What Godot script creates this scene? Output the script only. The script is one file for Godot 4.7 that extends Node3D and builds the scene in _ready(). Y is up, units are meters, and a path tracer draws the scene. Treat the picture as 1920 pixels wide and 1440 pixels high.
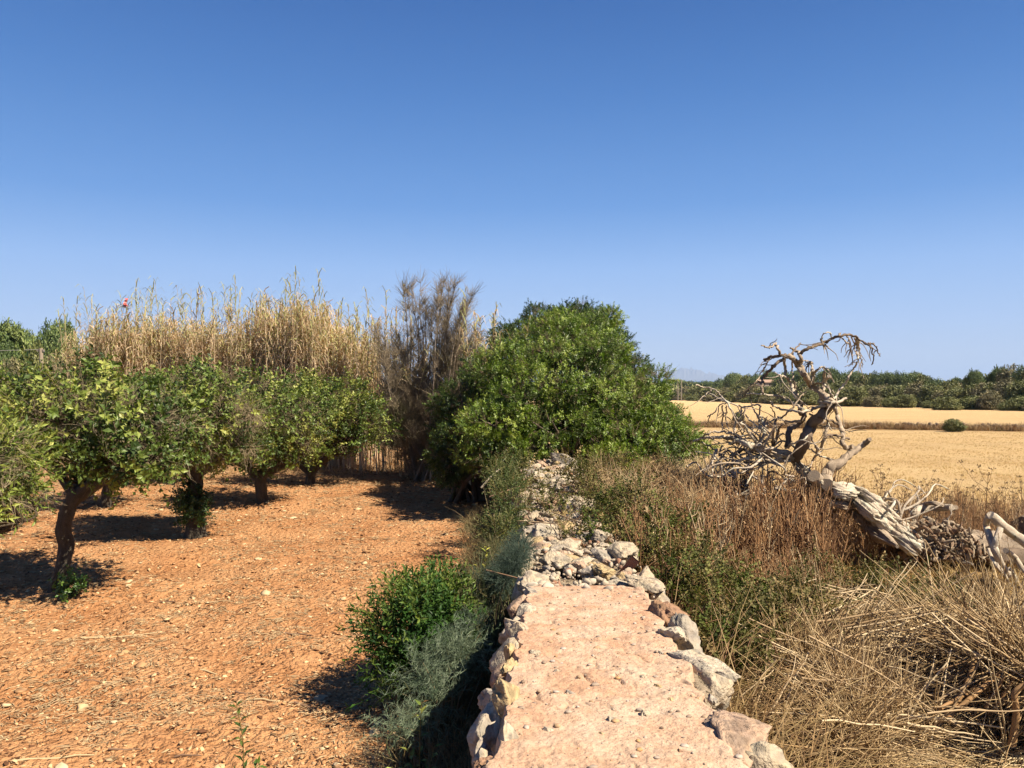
extends Node3D

const F := 1450.0      # focal length in pixels of a 1920 wide picture
const EYE := 2.2       # height of the eye over the orchard soil
const HV := 711.0      # row of the horizon
const EXPO := 2.5       # the photograph is exposed bright
const ALB := 0.59       # common scale of the base colours below
const TAU_G := 2.39996

var rng := RandomNumberGenerator.new()
var nz := FastNoiseLite.new()
var nf := FastNoiseLite.new()
var taken := {}

# ---------------------------------------------------------------- helpers
class MB:
	var v := PackedVector3Array()
	var n := PackedVector3Array()
	var c := PackedColorArray()
	var ix := PackedInt32Array()

	func tri(a: Vector3, b: Vector3, d: Vector3, col: Color) -> void:
		var nn := (d - a).cross(b - a).normalized()
		var k := v.size()
		v.append(a); v.append(b); v.append(d)
		n.append(nn); n.append(nn); n.append(nn)
		c.append(col); c.append(col); c.append(col)
		ix.append(k); ix.append(k + 1); ix.append(k + 2)

	func quad(a: Vector3, b: Vector3, d: Vector3, e: Vector3, col: Color) -> void:
		tri(a, b, d, col)
		tri(a, d, e, col)

	func leaf(b: Vector3, t: Vector3, up: Vector3, l: float, w: float, droop: float, fold: float, col: Color) -> void:
		var s := t.cross(up)
		if s.length() < 0.01:
			s = t.cross(Vector3(0.3, 0.9, 0.2))
		s = s.normalized()
		var nn := s.cross(t).normalized()
		var m := b + t * l * 0.45
		var lm := m - s * w * 0.5 + nn * fold * w
		var rm := m + s * w * 0.5 + nn * fold * w
		var tip := b + t * l - nn * droop * l
		tri(b, lm, m, col)
		tri(b, m, rm, col)
		tri(lm, tip, m, col)
		tri(m, tip, rm, col)

	func strip(p: PackedVector3Array, w0: float, w1: float, side: Vector3, col: Color) -> void:
		for i in p.size() - 1:
			var ta := float(i) / (p.size() - 1)
			var tb := float(i + 1) / (p.size() - 1)
			var wa := lerpf(w0, w1, ta) * 0.5
			var wb := lerpf(w0, w1, tb) * 0.5
			quad(p[i] - side * wa, p[i + 1] - side * wb, p[i + 1] + side * wb, p[i] + side * wa, col)

	func tube(p: PackedVector3Array, r: PackedFloat32Array, sides: int, col: Color, rough := 0.0, noise: FastNoiseLite = null, lobes := 0, cap := true, colb := Color(-1, 0, 0)) -> void:
		var base := v.size()
		var t := (p[1] - p[0]).normalized()
		var u := t.cross(Vector3(0.31, 0.62, 0.72)).normalized()
		for i in p.size():
			if i > 0 and i < p.size() - 1:
				t = (p[i + 1] - p[i - 1]).normalized()
			elif i > 0:
				t = (p[i] - p[i - 1]).normalized()
			u = (u - t * u.dot(t)).normalized()
			var w := t.cross(u)
			var cc := col
			if colb.r >= 0.0:
				cc = col.lerp(colb, float(i) / (p.size() - 1))
			for j in sides:
				var a := TAU * j / sides
				var d := u * cos(a) + w * sin(a)
				var k := 1.0
				var cv := cc
				if noise != null:
					var q := noise.get_noise_3dv((p[i] + d * r[i]) * 6.0)
					if lobes > 0:      # furrows that run along the grain
						var g1 := noise.get_noise_3d(cos(a) * lobes * 0.42 + p[0].x, sin(a) * lobes * 0.42, i * 0.13)
						var g2 := noise.get_noise_3d(cos(a) * lobes * 1.1, sin(a) * lobes * 1.1 + p[0].y * 3.0, i * 0.21)
						k += rough * (1.25 * g1 + 0.5 * g2 + 0.3 * q)
						q = q * 0.4 + g1 * 0.7 + g2 * 0.5
					else:
						k += rough * q
					cv = cc * (1.0 + 0.5 * q)
				v.append(p[i] + d * r[i] * k)
				n.append(d)
				c.append(cv)
		for i in p.size() - 1:
			for j in sides:
				var a0 := base + i * sides + j
				var b0 := base + i * sides + (j + 1) % sides
				var c0 := a0 + sides
				var d0 := b0 + sides
				ix.append(a0); ix.append(c0); ix.append(b0)
				ix.append(b0); ix.append(c0); ix.append(d0)
		if cap and sides > 3:
			for e in 2:
				var i: int = 0 if e == 0 else p.size() - 1
				if r[i] < 0.004:
					continue
				for j in sides - 2:
					var o := base + i * sides
					if e == 1:
						tri(v[o], v[o + j + 2], v[o + j + 1], c[o])
					else:
						tri(v[o], v[o + j + 1], v[o + j + 2], c[o])

	func smooth(from := 0) -> void:      # normals out of the faces, for shared vertices
		for i in range(from, n.size()):
			n[i] = Vector3.ZERO
		for k in ix.size() / 3:
			var a := ix[k * 3]
			if a < from:
				continue
			var b := ix[k * 3 + 1]
			var d := ix[k * 3 + 2]
			var nn := (v[d] - v[a]).cross(v[b] - v[a])
			n[a] += nn; n[b] += nn; n[d] += nn
		for i in range(from, n.size()):
			n[i] = n[i].normalized()

	func mesh(m: Material) -> ArrayMesh:
		var arr := []
		arr.resize(Mesh.ARRAY_MAX)
		arr[Mesh.ARRAY_VERTEX] = v
		arr[Mesh.ARRAY_NORMAL] = n
		arr[Mesh.ARRAY_COLOR] = c
		arr[Mesh.ARRAY_INDEX] = ix
		var am := ArrayMesh.new()
		am.add_surface_from_arrays(Mesh.PRIMITIVE_TRIANGLES, arr)
		am.surface_set_material(0, m)
		return am

func rf(a: float, b: float) -> float:
	return rng.randf_range(a, b)

func rdir() -> Vector3:
	var y := rf(-1, 1)
	var a := rf(0, TAU)
	var s := sqrt(1.0 - y * y)
	return Vector3(s * cos(a), y, s * sin(a))

func at(u: float, w: float, d: float) -> Vector3:      # a pixel of the photograph at a depth in metres
	return Vector3((u - 960.0) / F * d, EYE - (w - HV) / F * d, -d)

func gy(x: float, d: float) -> float:                  # the lie of the land
	var t := smoothstep(-1.0, 3.0, x)
	var start := lerpf(22.0, 8.0, t)
	var k := maxf(0.0, d - start)
	var y := -0.0225 * k
	if d > 420.0:
		y = -0.0225 * (420.0 - start) - (d - 420.0) * 0.008
	return maxf(y, -38.0)

func nth(i: int) -> String:
	var small := ["first", "second", "third", "fourth", "fifth", "sixth", "seventh", "eighth", "ninth", "tenth", "eleventh", "twelfth", "thirteenth", "fourteenth", "fifteenth", "sixteenth", "seventeenth", "eighteenth", "nineteenth", "twentieth"]
	if i <= 20:
		return small[i - 1]
	var tens := ["twenty", "thirty", "forty", "fifty"][i / 10 - 2] as String
	return ["twentieth", "thirtieth", "fortieth", "fiftieth"][i / 10 - 2] if i % 10 == 0 else tens + "-" + (small[i % 10 - 1] as String)

func numbered(called: String) -> String:
	if not taken.has(called):
		taken[called] = 0
		return called
	taken[called] += 1
	return "%s_%03d" % [called, taken[called]]

func meta(o: Node3D, label: String, category: String, group := "", kind := "") -> void:
	if label:
		o.set_meta("label", label)
	if category:
		o.set_meta("category", category)
	if group:
		o.set_meta("group", group)
	if kind:
		o.set_meta("kind", kind)

func thing(called: String, label: String, category: String, where := Vector3.ZERO, group := "") -> Node3D:
	var o := Node3D.new()
	o.name = numbered(called)
	add_child(o)
	o.position = where
	meta(o, label, category, group)
	return o

func part(called: String, m: Mesh, parent: Node3D, where := Transform3D(), kind := "") -> MeshInstance3D:
	var o := MeshInstance3D.new()
	o.name = called
	o.mesh = m
	o.transform = where
	parent.add_child(o, true)
	if kind:
		o.set_meta("kind", kind)
	return o

func structure(called: String, m: Mesh) -> MeshInstance3D:
	var o := part(numbered(called), m, self)
	o.set_meta("kind", "structure")
	return o

func many(called: String, m: Mesh, where: Array, tint: Array, parent: Node3D, kind := "stuff") -> MultiMeshInstance3D:
	var mm := MultiMesh.new()
	mm.transform_format = MultiMesh.TRANSFORM_3D
	mm.use_colors = true
	mm.mesh = m
	mm.instance_count = where.size()
	for i in where.size():
		mm.set_instance_transform(i, where[i])
		mm.set_instance_color(i, tint[i])
	var o := MultiMeshInstance3D.new()
	o.name = called
	o.multimesh = mm
	parent.add_child(o, true)
	if kind:
		o.set_meta("kind", kind)
	return o

func copy(o: Node3D, called: String) -> Node3D:
	var c: Node3D = o.duplicate()
	c.name = numbered(called)
	add_child(c)
	return c

func mat(rough: float, backlight := Color.BLACK, bump: Texture2D = null, bump_cm := 1.0, bump_scale := 1.0, tex: Texture2D = null, tex_scale := 1.0, spec := 0.5) -> StandardMaterial3D:
	var m := StandardMaterial3D.new()
	m.vertex_color_use_as_albedo = true
	var share := ALB if backlight == Color.BLACK else 0.74
	m.albedo_color = Color(share, share, share).linear_to_srgb()
	m.roughness = rough
	m.metallic_specular = spec
	if backlight != Color.BLACK:
		m.backlight_enabled = true
		m.backlight = backlight.linear_to_srgb()
	if tex != null:
		m.albedo_texture = tex
		m.uv1_triplanar = true
		m.uv1_world_triplanar = true
		m.uv1_scale = Vector3.ONE * tex_scale
	if bump != null:
		m.heightmap_enabled = true
		m.heightmap_texture = bump
		m.heightmap_scale = bump_cm
		m.uv1_triplanar = true
		m.uv1_world_triplanar = true
		m.uv1_scale = Vector3.ONE * (tex_scale if tex != null else bump_scale)
	return m

func ntex(s: int, freq: float, oct: int, ramp: Array, kind := FastNoiseLite.TYPE_SIMPLEX_SMOOTH, size := 512) -> NoiseTexture2D:
	var fn := FastNoiseLite.new()
	fn.seed = s
	fn.noise_type = kind
	fn.frequency = freq
	fn.fractal_octaves = oct
	fn.fractal_gain = 0.6
	var t := NoiseTexture2D.new()
	t.width = size
	t.height = size
	t.seamless = true
	t.noise = fn
	if ramp.size():
		var g := Gradient.new()
		var off := PackedFloat32Array()
		var col := PackedColorArray()
		for i in ramp.size():
			off.append(ramp[i][0])
			col.append((ramp[i][1] as Color).linear_to_srgb())
		g.offsets = off
		g.colors = col
		t.color_ramp = g
	return t

func spline(p: Array, k := 4) -> PackedVector3Array:      # smooth curve through points
	var o := PackedVector3Array()
	for i in p.size() - 1:
		var a: Vector3 = p[maxi(i - 1, 0)]
		var b: Vector3 = p[i]
		var c: Vector3 = p[i + 1]
		var d: Vector3 = p[mini(i + 2, p.size() - 1)]
		for j in k:
			o.append(b.cubic_interpolate(c, a, d, float(j) / k))
	o.append(p[p.size() - 1])
	return o

func taper(n: int, a: float, b: float, e := 1.0) -> PackedFloat32Array:
	var r := PackedFloat32Array()
	for i in n:
		r.append(lerpf(a, b, pow(float(i) / maxi(n - 1, 1), e)))
	return r

func basis_to(y: Vector3, s: float, turn: float) -> Basis:
	y = y.normalized()
	var x := y.cross(Vector3(0.37, 0.21, 0.9)).normalized()
	x = x.rotated(y, turn)
	return Basis(x * s, y * s, x.cross(y) * s)

# a twig with leaves along it, growing up +Y
func sprig(s: int, count: int, length: float, ll: float, lw: float, angle: float, stem_r: float, stem_col: Color, m: Material, droop := 0.15, fold := 0.18, var_c := 0.25) -> ArrayMesh:
	var g := RandomNumberGenerator.new()
	g.seed = s
	var b := MB.new()
	var bend := Vector3(g.randf_range(-1, 1), 0, g.randf_range(-1, 1)) * length * 0.25
	var p := PackedVector3Array()
	for i in 4:
		var t := i / 3.0
		p.append(Vector3(0, length * t, 0) + bend * t * t)
	if stem_r > 0.0:
		b.tube(p, taper(4, stem_r, stem_r * 0.4), 3, stem_col, 0.0, null, 0, false)
	for i in count:
		var t := (i + 0.6) / count
		var q := Vector3(0, length * t, 0) + bend * t * t
		var a := i * TAU_G + g.randf_range(-0.5, 0.5)
		var an := deg_to_rad(angle * g.randf_range(0.55, 1.35) * (1.0 - 0.35 * t))
		var dir := Vector3(cos(a) * sin(an), cos(an), sin(a) * sin(an)).normalized()
		var k := g.randf_range(0.7, 1.2)
		var br := 1.0 + g.randf_range(-var_c, var_c)
		b.leaf(q, dir, Vector3(g.randf_range(-0.4, 0.4), 1, g.randf_range(-0.4, 0.4)), ll * k, lw * k, droop * g.randf_range(0.2, 1.6), fold, Color(br, br * g.randf_range(0.94, 1.06), br * g.randf_range(0.8, 1.1)))
	return b.mesh(m)

# a handful of bare twigs that spread from one point
func twigs(s: int, count: int, length: float, r: float, spread: float, curl: float, m: Material, sides := 3, col := Color.WHITE) -> ArrayMesh:
	var g := RandomNumberGenerator.new()
	g.seed = s
	var b := MB.new()
	for i in count:
		var a := g.randf_range(0, TAU)
		var an := deg_to_rad(spread) * sqrt(g.randf())
		var d := Vector3(cos(a) * sin(an), cos(an), sin(a) * sin(an))
		var l := length * g.randf_range(0.45, 1.1)
		var p := PackedVector3Array()
		var q := Vector3(g.randf_range(-1, 1), 0, g.randf_range(-1, 1)) * length * 0.06
		for k in 5:
			p.append(q)
			d = (d + Vector3(g.randf_range(-1, 1), g.randf_range(-1, 1), g.randf_range(-1, 1)) * curl).normalized()
			q += d * l * 0.25
		var br := g.randf_range(0.65, 1.3)
		var cc := Color(col.r * br, col.g * br, col.b * br)
		b.tube(p, taper(5, r, r * 0.35), sides, cc, 0.0, null, 0, false)
		if g.randf() < 0.6:
			var e := PackedVector3Array()
			var dd := (d + Vector3(g.randf_range(-1, 1), g.randf_range(-0.4, 1), g.randf_range(-1, 1))).normalized()
			for k in 3:
				e.append(p[2] + dd * l * 0.16 * k)
			b.tube(e, taper(3, r * 0.6, r * 0.25), sides, cc, 0.0, null, 0, false)
	return b.mesh(m)

# a tuft of blades
func tuft(s: int, count: int, h: float, w: float, lean: float, m: Material, bend := 0.5) -> ArrayMesh:
	var g := RandomNumberGenerator.new()
	g.seed = s
	var b := MB.new()
	for i in count:
		var a := g.randf_range(0, TAU)
		var d := Vector3(cos(a), 0, sin(a))
		var l := h * g.randf_range(0.4, 1.1)
		var ln := lean * g.randf_range(0.2, 1.2)
		var p := PackedVector3Array()
		var o := Vector3(g.randf_range(-1, 1), 0, g.randf_range(-1, 1)) * h * 0.18
		for k in 4:
			var t := k / 3.0
			p.append(o + Vector3(0, l * t * (1.0 - 0.35 * ln * t), 0) + d * l * ln * (t * (1.0 - bend) + t * t * bend))
		var br := g.randf_range(0.6, 1.3)
		var sd := Vector3(-d.z, 0, d.x).rotated(Vector3.UP, g.randf_range(-0.9, 0.9))
		b.strip(p, w, w * 0.15, sd, Color(br, br * g.randf_range(0.92, 1.04), br * g.randf_range(0.8, 1.1)))
	return b.mesh(m)

# a lump: subdivided octahedron pushed about and cut by planes
func lump(s: int, sub: int, rough: float, cuts: int, m: Material, flat := 1.0) -> ArrayMesh:
	var g := RandomNumberGenerator.new()
	g.seed = s
	var fn := FastNoiseLite.new()
	fn.seed = s
	fn.frequency = 0.9
	fn.fractal_octaves = 4
	var pts := [Vector3.RIGHT, Vector3.LEFT, Vector3.UP, Vector3.DOWN, Vector3.BACK, Vector3.FORWARD]
	var fs := []
	for q in [[0, 2, 4], [4, 2, 1], [1, 2, 5], [5, 2, 0], [4, 3, 0], [1, 3, 4], [5, 3, 1], [0, 3, 5]]:
		fs.append(q)
	for i in sub:
		var mid := {}
		var nx := []
		for q in fs:
			var e := []
			for k in 3:
				var a: int = q[k]
				var b: int = q[(k + 1) % 3]
				var key := mini(a, b) * 100000 + maxi(a, b)
				if not mid.has(key):
					mid[key] = pts.size()
					pts.append(((pts[a] + pts[b]) * 0.5).normalized())
				e.append(mid[key])
			nx.append([q[0], e[0], e[2]])
			nx.append([e[0], q[1], e[1]])
			nx.append([e[2], e[1], q[2]])
			nx.append([e[0], e[1], e[2]])
		fs = nx
	var planes := []
	for i in cuts:
		var d := Vector3(g.randf_range(-1, 1), g.randf_range(-1, 1), g.randf_range(-1, 1)).normalized()
		planes.append([d, g.randf_range(0.55, 0.85)])
	var b := MB.new()
	for p in pts:
		var q: Vector3 = p
		q *= 1.0 + rough * fn.get_noise_3dv(q * 1.4) + rough * 0.45 * fn.get_noise_3dv(q * 5.0)
		for pl in planes:
			var over: float = q.dot(pl[0]) - pl[1]
			if over > 0.0:
				q -= pl[0] * over * 0.88
		q.y *= flat
		b.v.append(q)
		b.n.append(p)
		var br := 1.0 + 0.28 * fn.get_noise_3dv(q * 2.2 + Vector3(9, 9, 9))
		var stain := clampf(3.0 * fn.get_noise_3dv(q * 1.6 + Vector3(20, 3, 8)) - 0.25, 0.0, 0.5)
		br *= 1.0 - stain * 0.8
		b.c.append(Color(br, br * (1.0 + 0.05 * fn.get_noise_3dv(q * 1.3) + 0.06 * stain), br * (1.0 + 0.12 * fn.get_noise_3dv(q * 1.1 + Vector3(4, 0, 0)) + 0.2 * stain)))
	for q in fs:
		var a: Vector3 = b.v[q[0]]
		var nn := (b.v[q[2]] - a).cross(b.v[q[1]] - a)
		if nn.dot(a) > 0.0:
			b.ix.append(q[0]); b.ix.append(q[1]); b.ix.append(q[2])
		else:
			b.ix.append(q[0]); b.ix.append(q[2]); b.ix.append(q[1])
	b.smooth()
	return b.mesh(m)

# places for sprigs through a set of lobes [centre, radii]; shell = how near the skin
func in_lobes(lobes: Array, count: int, shell: float, upward: float, size: float, pal: Array, patch: float, hide := true, shrink := 0.0, holes := -9.0) -> Array:
	var where := []
	var tint := []
	var wts := []
	var total := 0.0
	for l in lobes:
		var r: Vector3 = (l[1] - Vector3.ONE * shrink).max(Vector3.ONE * 0.04)
		total += pow(r.x * r.y * r.z, 0.6667)
		wts.append(total)
	while where.size() < count:
		var pick := rf(0, total)
		var li := 0
		while wts[li] < pick:
			li += 1
		var c: Vector3 = lobes[li][0]
		var r: Vector3 = (lobes[li][1] - Vector3.ONE * shrink).max(Vector3.ONE * 0.04)
		var d := rdir()
		var bump := 1.0 + 0.30 * nz.get_noise_3dv((c + d * r) * 1.5) + 0.20 * nf.get_noise_3dv((c + d * r) * 4.0)
		var k := bump * (shell + (1.0 - shell) * rf(0, 1)) if rf(0, 1) < 0.8 else rf(0.3, shell)
		var p := c + d * r * k
		if nf.get_noise_3dv(p * 2.6 + Vector3(50, 0, 0)) < holes:
			continue
		if hide:
			var skip := false
			for m in lobes.size():
				if m != li:
					var e: Vector3 = (p - lobes[m][0]) / lobes[m][1]
					if e.length_squared() < 0.38:
						skip = true
						break
			if skip:
				if rf(0, 1) < 0.9:
					total += 0.0
					continue
		var o := (d / r).normalized()
		var y := (o + Vector3.UP * upward + rdir() * 0.8).normalized()
		where.append(Transform3D(basis_to(y, size * rf(0.7, 1.25), rf(0, TAU)), p))
		tint.append(pick_color(pal, p, patch))
	return [where, tint]

# each lobe shrunk and covered with smaller ones, for an uneven outline
func lumpy(lobes: Array, n: int, small: float, keep := 0.84) -> Array:
	var o := []
	for l in lobes:
		var r: Vector3 = l[1]
		o.append([l[0], r * keep])
		for i in n:
			var d := rdir()
			var k := small * rf(0.6, 1.35)
			var m: float = (r.x + r.y + r.z) / 3.0
			o.append([(l[0] as Vector3) + d * r * rf(0.72, 0.98), Vector3(k, k * rf(0.6, 0.9), k) * m])
	return o

func pick_color(pal: Array, p: Vector3, patch: float) -> Color:
	var t := clampf(0.5 + 0.9 * nf.get_noise_3dv(p * patch) + rf(-0.28, 0.28), 0.0, 0.999) * (pal.size() - 1)
	var i := int(t)
	var c: Color = (pal[i] as Color).lerp(pal[mini(i + 1, pal.size() - 1)], t - i)
	var b := rf(0.82, 1.18)
	return Color(c.r * b, c.g * b, c.b * b)

# ---------------------------------------------------------------- light, camera, sky
func camera_and_light() -> void:
	var cam := Camera3D.new()
	cam.name = "camera"
	cam.position = Vector3(0, EYE, 0)
	cam.rotation = Vector3(-atan((720.0 - HV) / F), 0, 0)
	cam.fov = rad_to_deg(2.0 * atan(720.0 / F))
	cam.near = 0.05
	cam.far = 60000.0
	add_child(cam)
	cam.current = true
	var e := Environment.new()
	e.background_mode = Environment.BG_SKY
	e.tonemap_mode = Environment.TONE_MAPPER_LINEAR
	e.tonemap_exposure = EXPO
	e.sdfgi_enabled = true
	e.ssao_enabled = true
	e.ssil_enabled = true
	e.fog_enabled = true
	e.fog_density = 0.00006
	e.fog_light_color = Color(0.72, 0.82, 0.97)
	var sky := Sky.new()
	var pm := PanoramaSkyMaterial.new()
	pm.panorama = sky_picture()
	sky.sky_material = pm
	e.sky = sky
	var we := WorldEnvironment.new()
	we.name = "air"
	we.environment = e
	add_child(we)
	var sun := DirectionalLight3D.new()
	sun.name = "sun"
	sun.light_energy = 1.6
	sun.light_color = Color(1.0, 0.945, 0.85)
	sun.light_angular_distance = 0.5
	sun.shadow_enabled = true
	add_child(sun)
	sun.look_at_from_position(Vector3(8.2, 10.6, 4.2), Vector3.ZERO)

func sky_picture() -> ImageTexture:
	var stops := [[0.0, 190, 209, 232], [1.5, 190, 210, 238], [4.0, 176, 204, 244], [8.0, 153, 191, 243], [12.5, 111, 161, 226], [20.0, 79, 131, 201], [27.0, 58, 107, 178], [45.0, 43, 86, 152], [90.0, 34, 68, 128]]
	var im := Image.create(16, 512, false, Image.FORMAT_RGBF)
	for y in 512:
		var el := 90.0 - (y + 0.5) / 512.0 * 180.0
		var c := Color(0.20, 0.17, 0.13)
		if el >= 0.0:
			var i := 0
			while i < stops.size() - 2 and el > stops[i + 1][0]:
				i += 1
			var t := clampf((el - stops[i][0]) / (stops[i + 1][0] - stops[i][0]), 0, 1)
			c = Color(lerpf(stops[i][1], stops[i + 1][1], t) / 255.0, lerpf(stops[i][2], stops[i + 1][2], t) / 255.0, lerpf(stops[i][3], stops[i + 1][3], t) / 255.0).srgb_to_linear()
			c = Color(c.r / EXPO, c.g / EXPO, c.b / EXPO)
		for x in 16:
			im.set_pixel(x, y, c)
	return ImageTexture.create_from_image(im)

# ---------------------------------------------------------------- ground
func sheet(x0: float, x1: float, d0: float, d1: float, nx: int, nd: int, px: float, pd: float, lift: Callable, tone: Callable, m: Material) -> ArrayMesh:
	var b := MB.new()
	for j in nd + 1:
		var d := lerpf(d0, d1, pow(float(j) / nd, pd))
		for i in nx + 1:
			var s := float(i) / nx * 2.0 - 1.0
			var x := lerpf(x0, x1, 0.5 + 0.5 * signf(s) * pow(absf(s), px))
			b.v.append(Vector3(x, lift.call(x, d), -d))
			b.n.append(Vector3.UP)
			b.c.append(tone.call(x, d))
	for j in nd:
		for i in nx:
			var a := j * (nx + 1) + i
			var e := a + nx + 1
			# depth runs to -z, so (a, e, a+1) is clockwise from above
			b.ix.append(a); b.ix.append(a + 1); b.ix.append(e)
			b.ix.append(a + 1); b.ix.append(e + 1); b.ix.append(e)
	for k in b.ix.size() / 3:
		var q := b.ix[k * 3 + 1]
		b.ix[k * 3 + 1] = b.ix[k * 3 + 2]
		b.ix[k * 3 + 2] = q
	var t := (b.v[b.ix[2]] - b.v[b.ix[0]]).cross(b.v[b.ix[1]] - b.v[b.ix[0]])
	if t.y < 0.0:
		for k in b.ix.size() / 3:
			var q := b.ix[k * 3 + 1]
			b.ix[k * 3 + 1] = b.ix[k * 3 + 2]
			b.ix[k * 3 + 2] = q
	b.smooth()
	return b.mesh(m)

func soil_y(x: float, d: float) -> float:
	var y := 0.035 * nz.get_noise_2d(x * 0.9, d * 0.9) + 0.022 * nz.get_noise_2d(x * 3.1 + 40.0, d * 4.0) + 0.012 * nf.get_noise_2d(x * 9.0, d * 9.0) + 0.007 * nf.get_noise_2d(x * 26.0, d * 26.0)
	# ploughed low ridges along the rows of trees
	y += 0.03 * sin(d * 3.3 + 1.5 * nz.get_noise_2d(x * 0.6, d * 0.3)) * smoothstep(-2.2, -3.6, x)
	return y

func soil_tone(x: float, d: float) -> Color:
	var a := 0.5 + 0.5 * nz.get_noise_2d(x * 0.8 + 7.0, d * 0.8)
	var c := Color(0.53, 0.255, 0.112).lerp(Color(0.68, 0.375, 0.185), clampf(0.5 + 1.5 * (a - 0.5) + rf(-0.12, 0.12), 0, 1))
	# paler and strawy at the far end under the canes
	var s := smoothstep(15.0, 18.5, d + 0.8 * nz.get_noise_2d(x, d)) * 0.6
	return c.lerp(Color(0.50, 0.33, 0.18), s)

func scrub_y(x: float, d: float) -> float:
	return gy(x, d) + 0.03 * nz.get_noise_2d(x * 1.3, d * 1.3) + 0.02 * nf.get_noise_2d(x * 7.0, d * 7.0) - 0.05 * smoothstep(9.0, 12.0, d)

func field_y(x: float, d: float) -> float:
	return gy(x, d) + 0.03 * nz.get_noise_2d(x * 0.5, d * 0.5) + 0.02 * sin(x * 2.2 + 0.35 * d) * smoothstep(60.0, 20.0, d)

func field_tone(x: float, d: float) -> Color:
	var a := 0.5 + 0.55 * nz.get_noise_2d(x * 0.16, d * 0.3) + 0.25 * nf.get_noise_2d(x * 0.5, d * 0.9)
	var c := Color(0.88, 0.605, 0.30).lerp(Color(0.97, 0.715, 0.385), clampf(a, 0, 1))
	# drill rows and wheel tracks left by the harvester
	var row := 0.5 + 0.5 * sin(d * 1.15 - x * 0.32 + 1.2 * nz.get_noise_2d(x * 0.05, d * 0.08))
	c = c * (0.93 + 0.07 * row - 0.10 * smoothstep(0.985, 1.0, sin(d * 0.21 - x * 0.058 + 2.0)))
	# darker uncut strip below the field wall
	var s := smoothstep(4.0, 0.0, absf(d - wall_d(x) + 1.0))
	return c.lerp(Color(0.42, 0.25, 0.11), s * 0.7)

func wall_d(x: float) -> float:      # where the far field wall runs
	return 47.0 + 0.34 * (29.0 - x)

func belt_d(u: float) -> float:       # the foot of the far tree belt along a column of the picture
	var w: float
	if u < 1500.0:
		w = lerpf(751.5, 760.0, (u - 1290.0) / 210.0)
	else:
		w = lerpf(760.0, 770.5, (u - 1500.0) / 400.0)
	return 2.02 / ((w - HV) / F - 0.0225)

func setting() -> void:
	var soil_tex := ntex(3, 0.02, 5, [[0.22, Color(0.66, 0.6, 0.56)], [0.42, Color(0.96, 0.95, 0.93)], [0.6, Color(1.0, 1.0, 1.0)], [0.8, Color(1.0, 1.0, 1.0)]])
	var soil_bump := ntex(5, 0.03, 6, [])
	var m := mat(0.95, Color.BLACK, soil_bump, 4.0, 1.0, soil_tex, 0.9, 0.2)
	var base_m := mat(0.95, Color.BLACK, null, 1.0, 1.0, ntex(8, 0.015, 5, [[0.2, Color(0.6, 0.6, 0.6)], [0.7, Color(1.1, 1.1, 1.1)]]), 0.05, 0.2)
	# one sheet to the horizon
	structure("ground", sheet(-9000, 9000, -60, 9000, 90, 110, 3.2, 3.0, func(x, d): return gy(x, maxf(d, 0.0)) - 0.22 - 0.6 * smoothstep(60, 140, absf(d)), func(x, d): return Color(0.13, 0.11, 0.05).lerp(Color(0.10, 0.11, 0.045), 0.5 + 0.5 * nz.get_noise_2d(x * 0.05, d * 0.05)), base_m))
	var soil := structure("orchard_soil", sheet(-15, 0.35, -3, 25, 200, 330, 1.0, 1.15, soil_y, soil_tone, m))
	structure("scrub_ground", sheet(0.3, 22, -3, 13.5, 150, 120, 1.0, 1.1, scrub_y, func(x, d): return Color(0.30, 0.19, 0.085).lerp(Color(0.42, 0.27, 0.12), clampf(0.5 + 0.6 * nz.get_noise_2d(x * 1.5, d * 1.5), 0, 1)), m))
	var field_m := mat(0.95, Color.BLACK, ntex(15, 0.05, 4, []), 5.0, 1.0, ntex(14, 0.03, 5, [[0.25, Color(0.78, 0.72, 0.66)], [0.5, Color(1, 1, 1)], [0.78, Color(1.18, 1.18, 1.15)]]), 0.9, 0.2)
	structure("stubble_field", sheet(1.5, 240, 8.5, 420, 170, 220, 1.0, 1.9, field_y, field_tone, field_m))
	# sea, hills on the far shore
	var sea := MB.new()
	sea.quad(Vector3(-40000, -39, -8500), Vector3(-40000, -39, -42000), Vector3(60000, -39, -42000), Vector3(60000, -39, -8500), Color(0.035, 0.09, 0.17))
	structure("sea", sea.mesh(mat(0.35)))
	var hills := MB.new()
	var prev := []
	for i in 81:
		var u := 1150.0 + i * 3.4
		var h := 0.0
		h = 17.0 * exp(-pow((u - 1298.0) / 34.0, 2)) + 12.0 * exp(-pow((u - 1250.0) / 38.0, 2)) + 7.0 * exp(-pow((u - 1345.0) / 22.0, 2)) + 6.0 * exp(-pow((u - 1190.0) / 60.0, 2))
		h *= 1.0 + 0.25 * nz.get_noise_1d(u * 0.9)
		h *= smoothstep(1150.0, 1190.0, u) * smoothstep(1420.0, 1360.0, u)
		var d := 25000.0
		var row := []
		for k in 7:
			var t := k / 6.0
			var dd := d + (t - 0.5) * 5000.0
			var hh := h * (1.0 - pow(absf(t - 0.5) * 2.0, 1.5)) * (1.0 + 0.3 * nf.get_noise_2d(u * 0.4, t * 7.0))
			row.append(Vector3((u - 960.0) / F * dd, -39.5 + (41.0 + hh / F * dd) * clampf(1.0 - pow(absf(t - 0.5) * 2.0, 4.0), 0, 1), -dd))
		if prev.size():
			for k in 6:
				hills.quad(prev[k], prev[k + 1], row[k + 1], row[k], Color(0.16, 0.14, 0.11))
		prev = row
	structure("hills", hills.mesh(mat(0.95)))
	soil_litter(soil)

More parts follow.
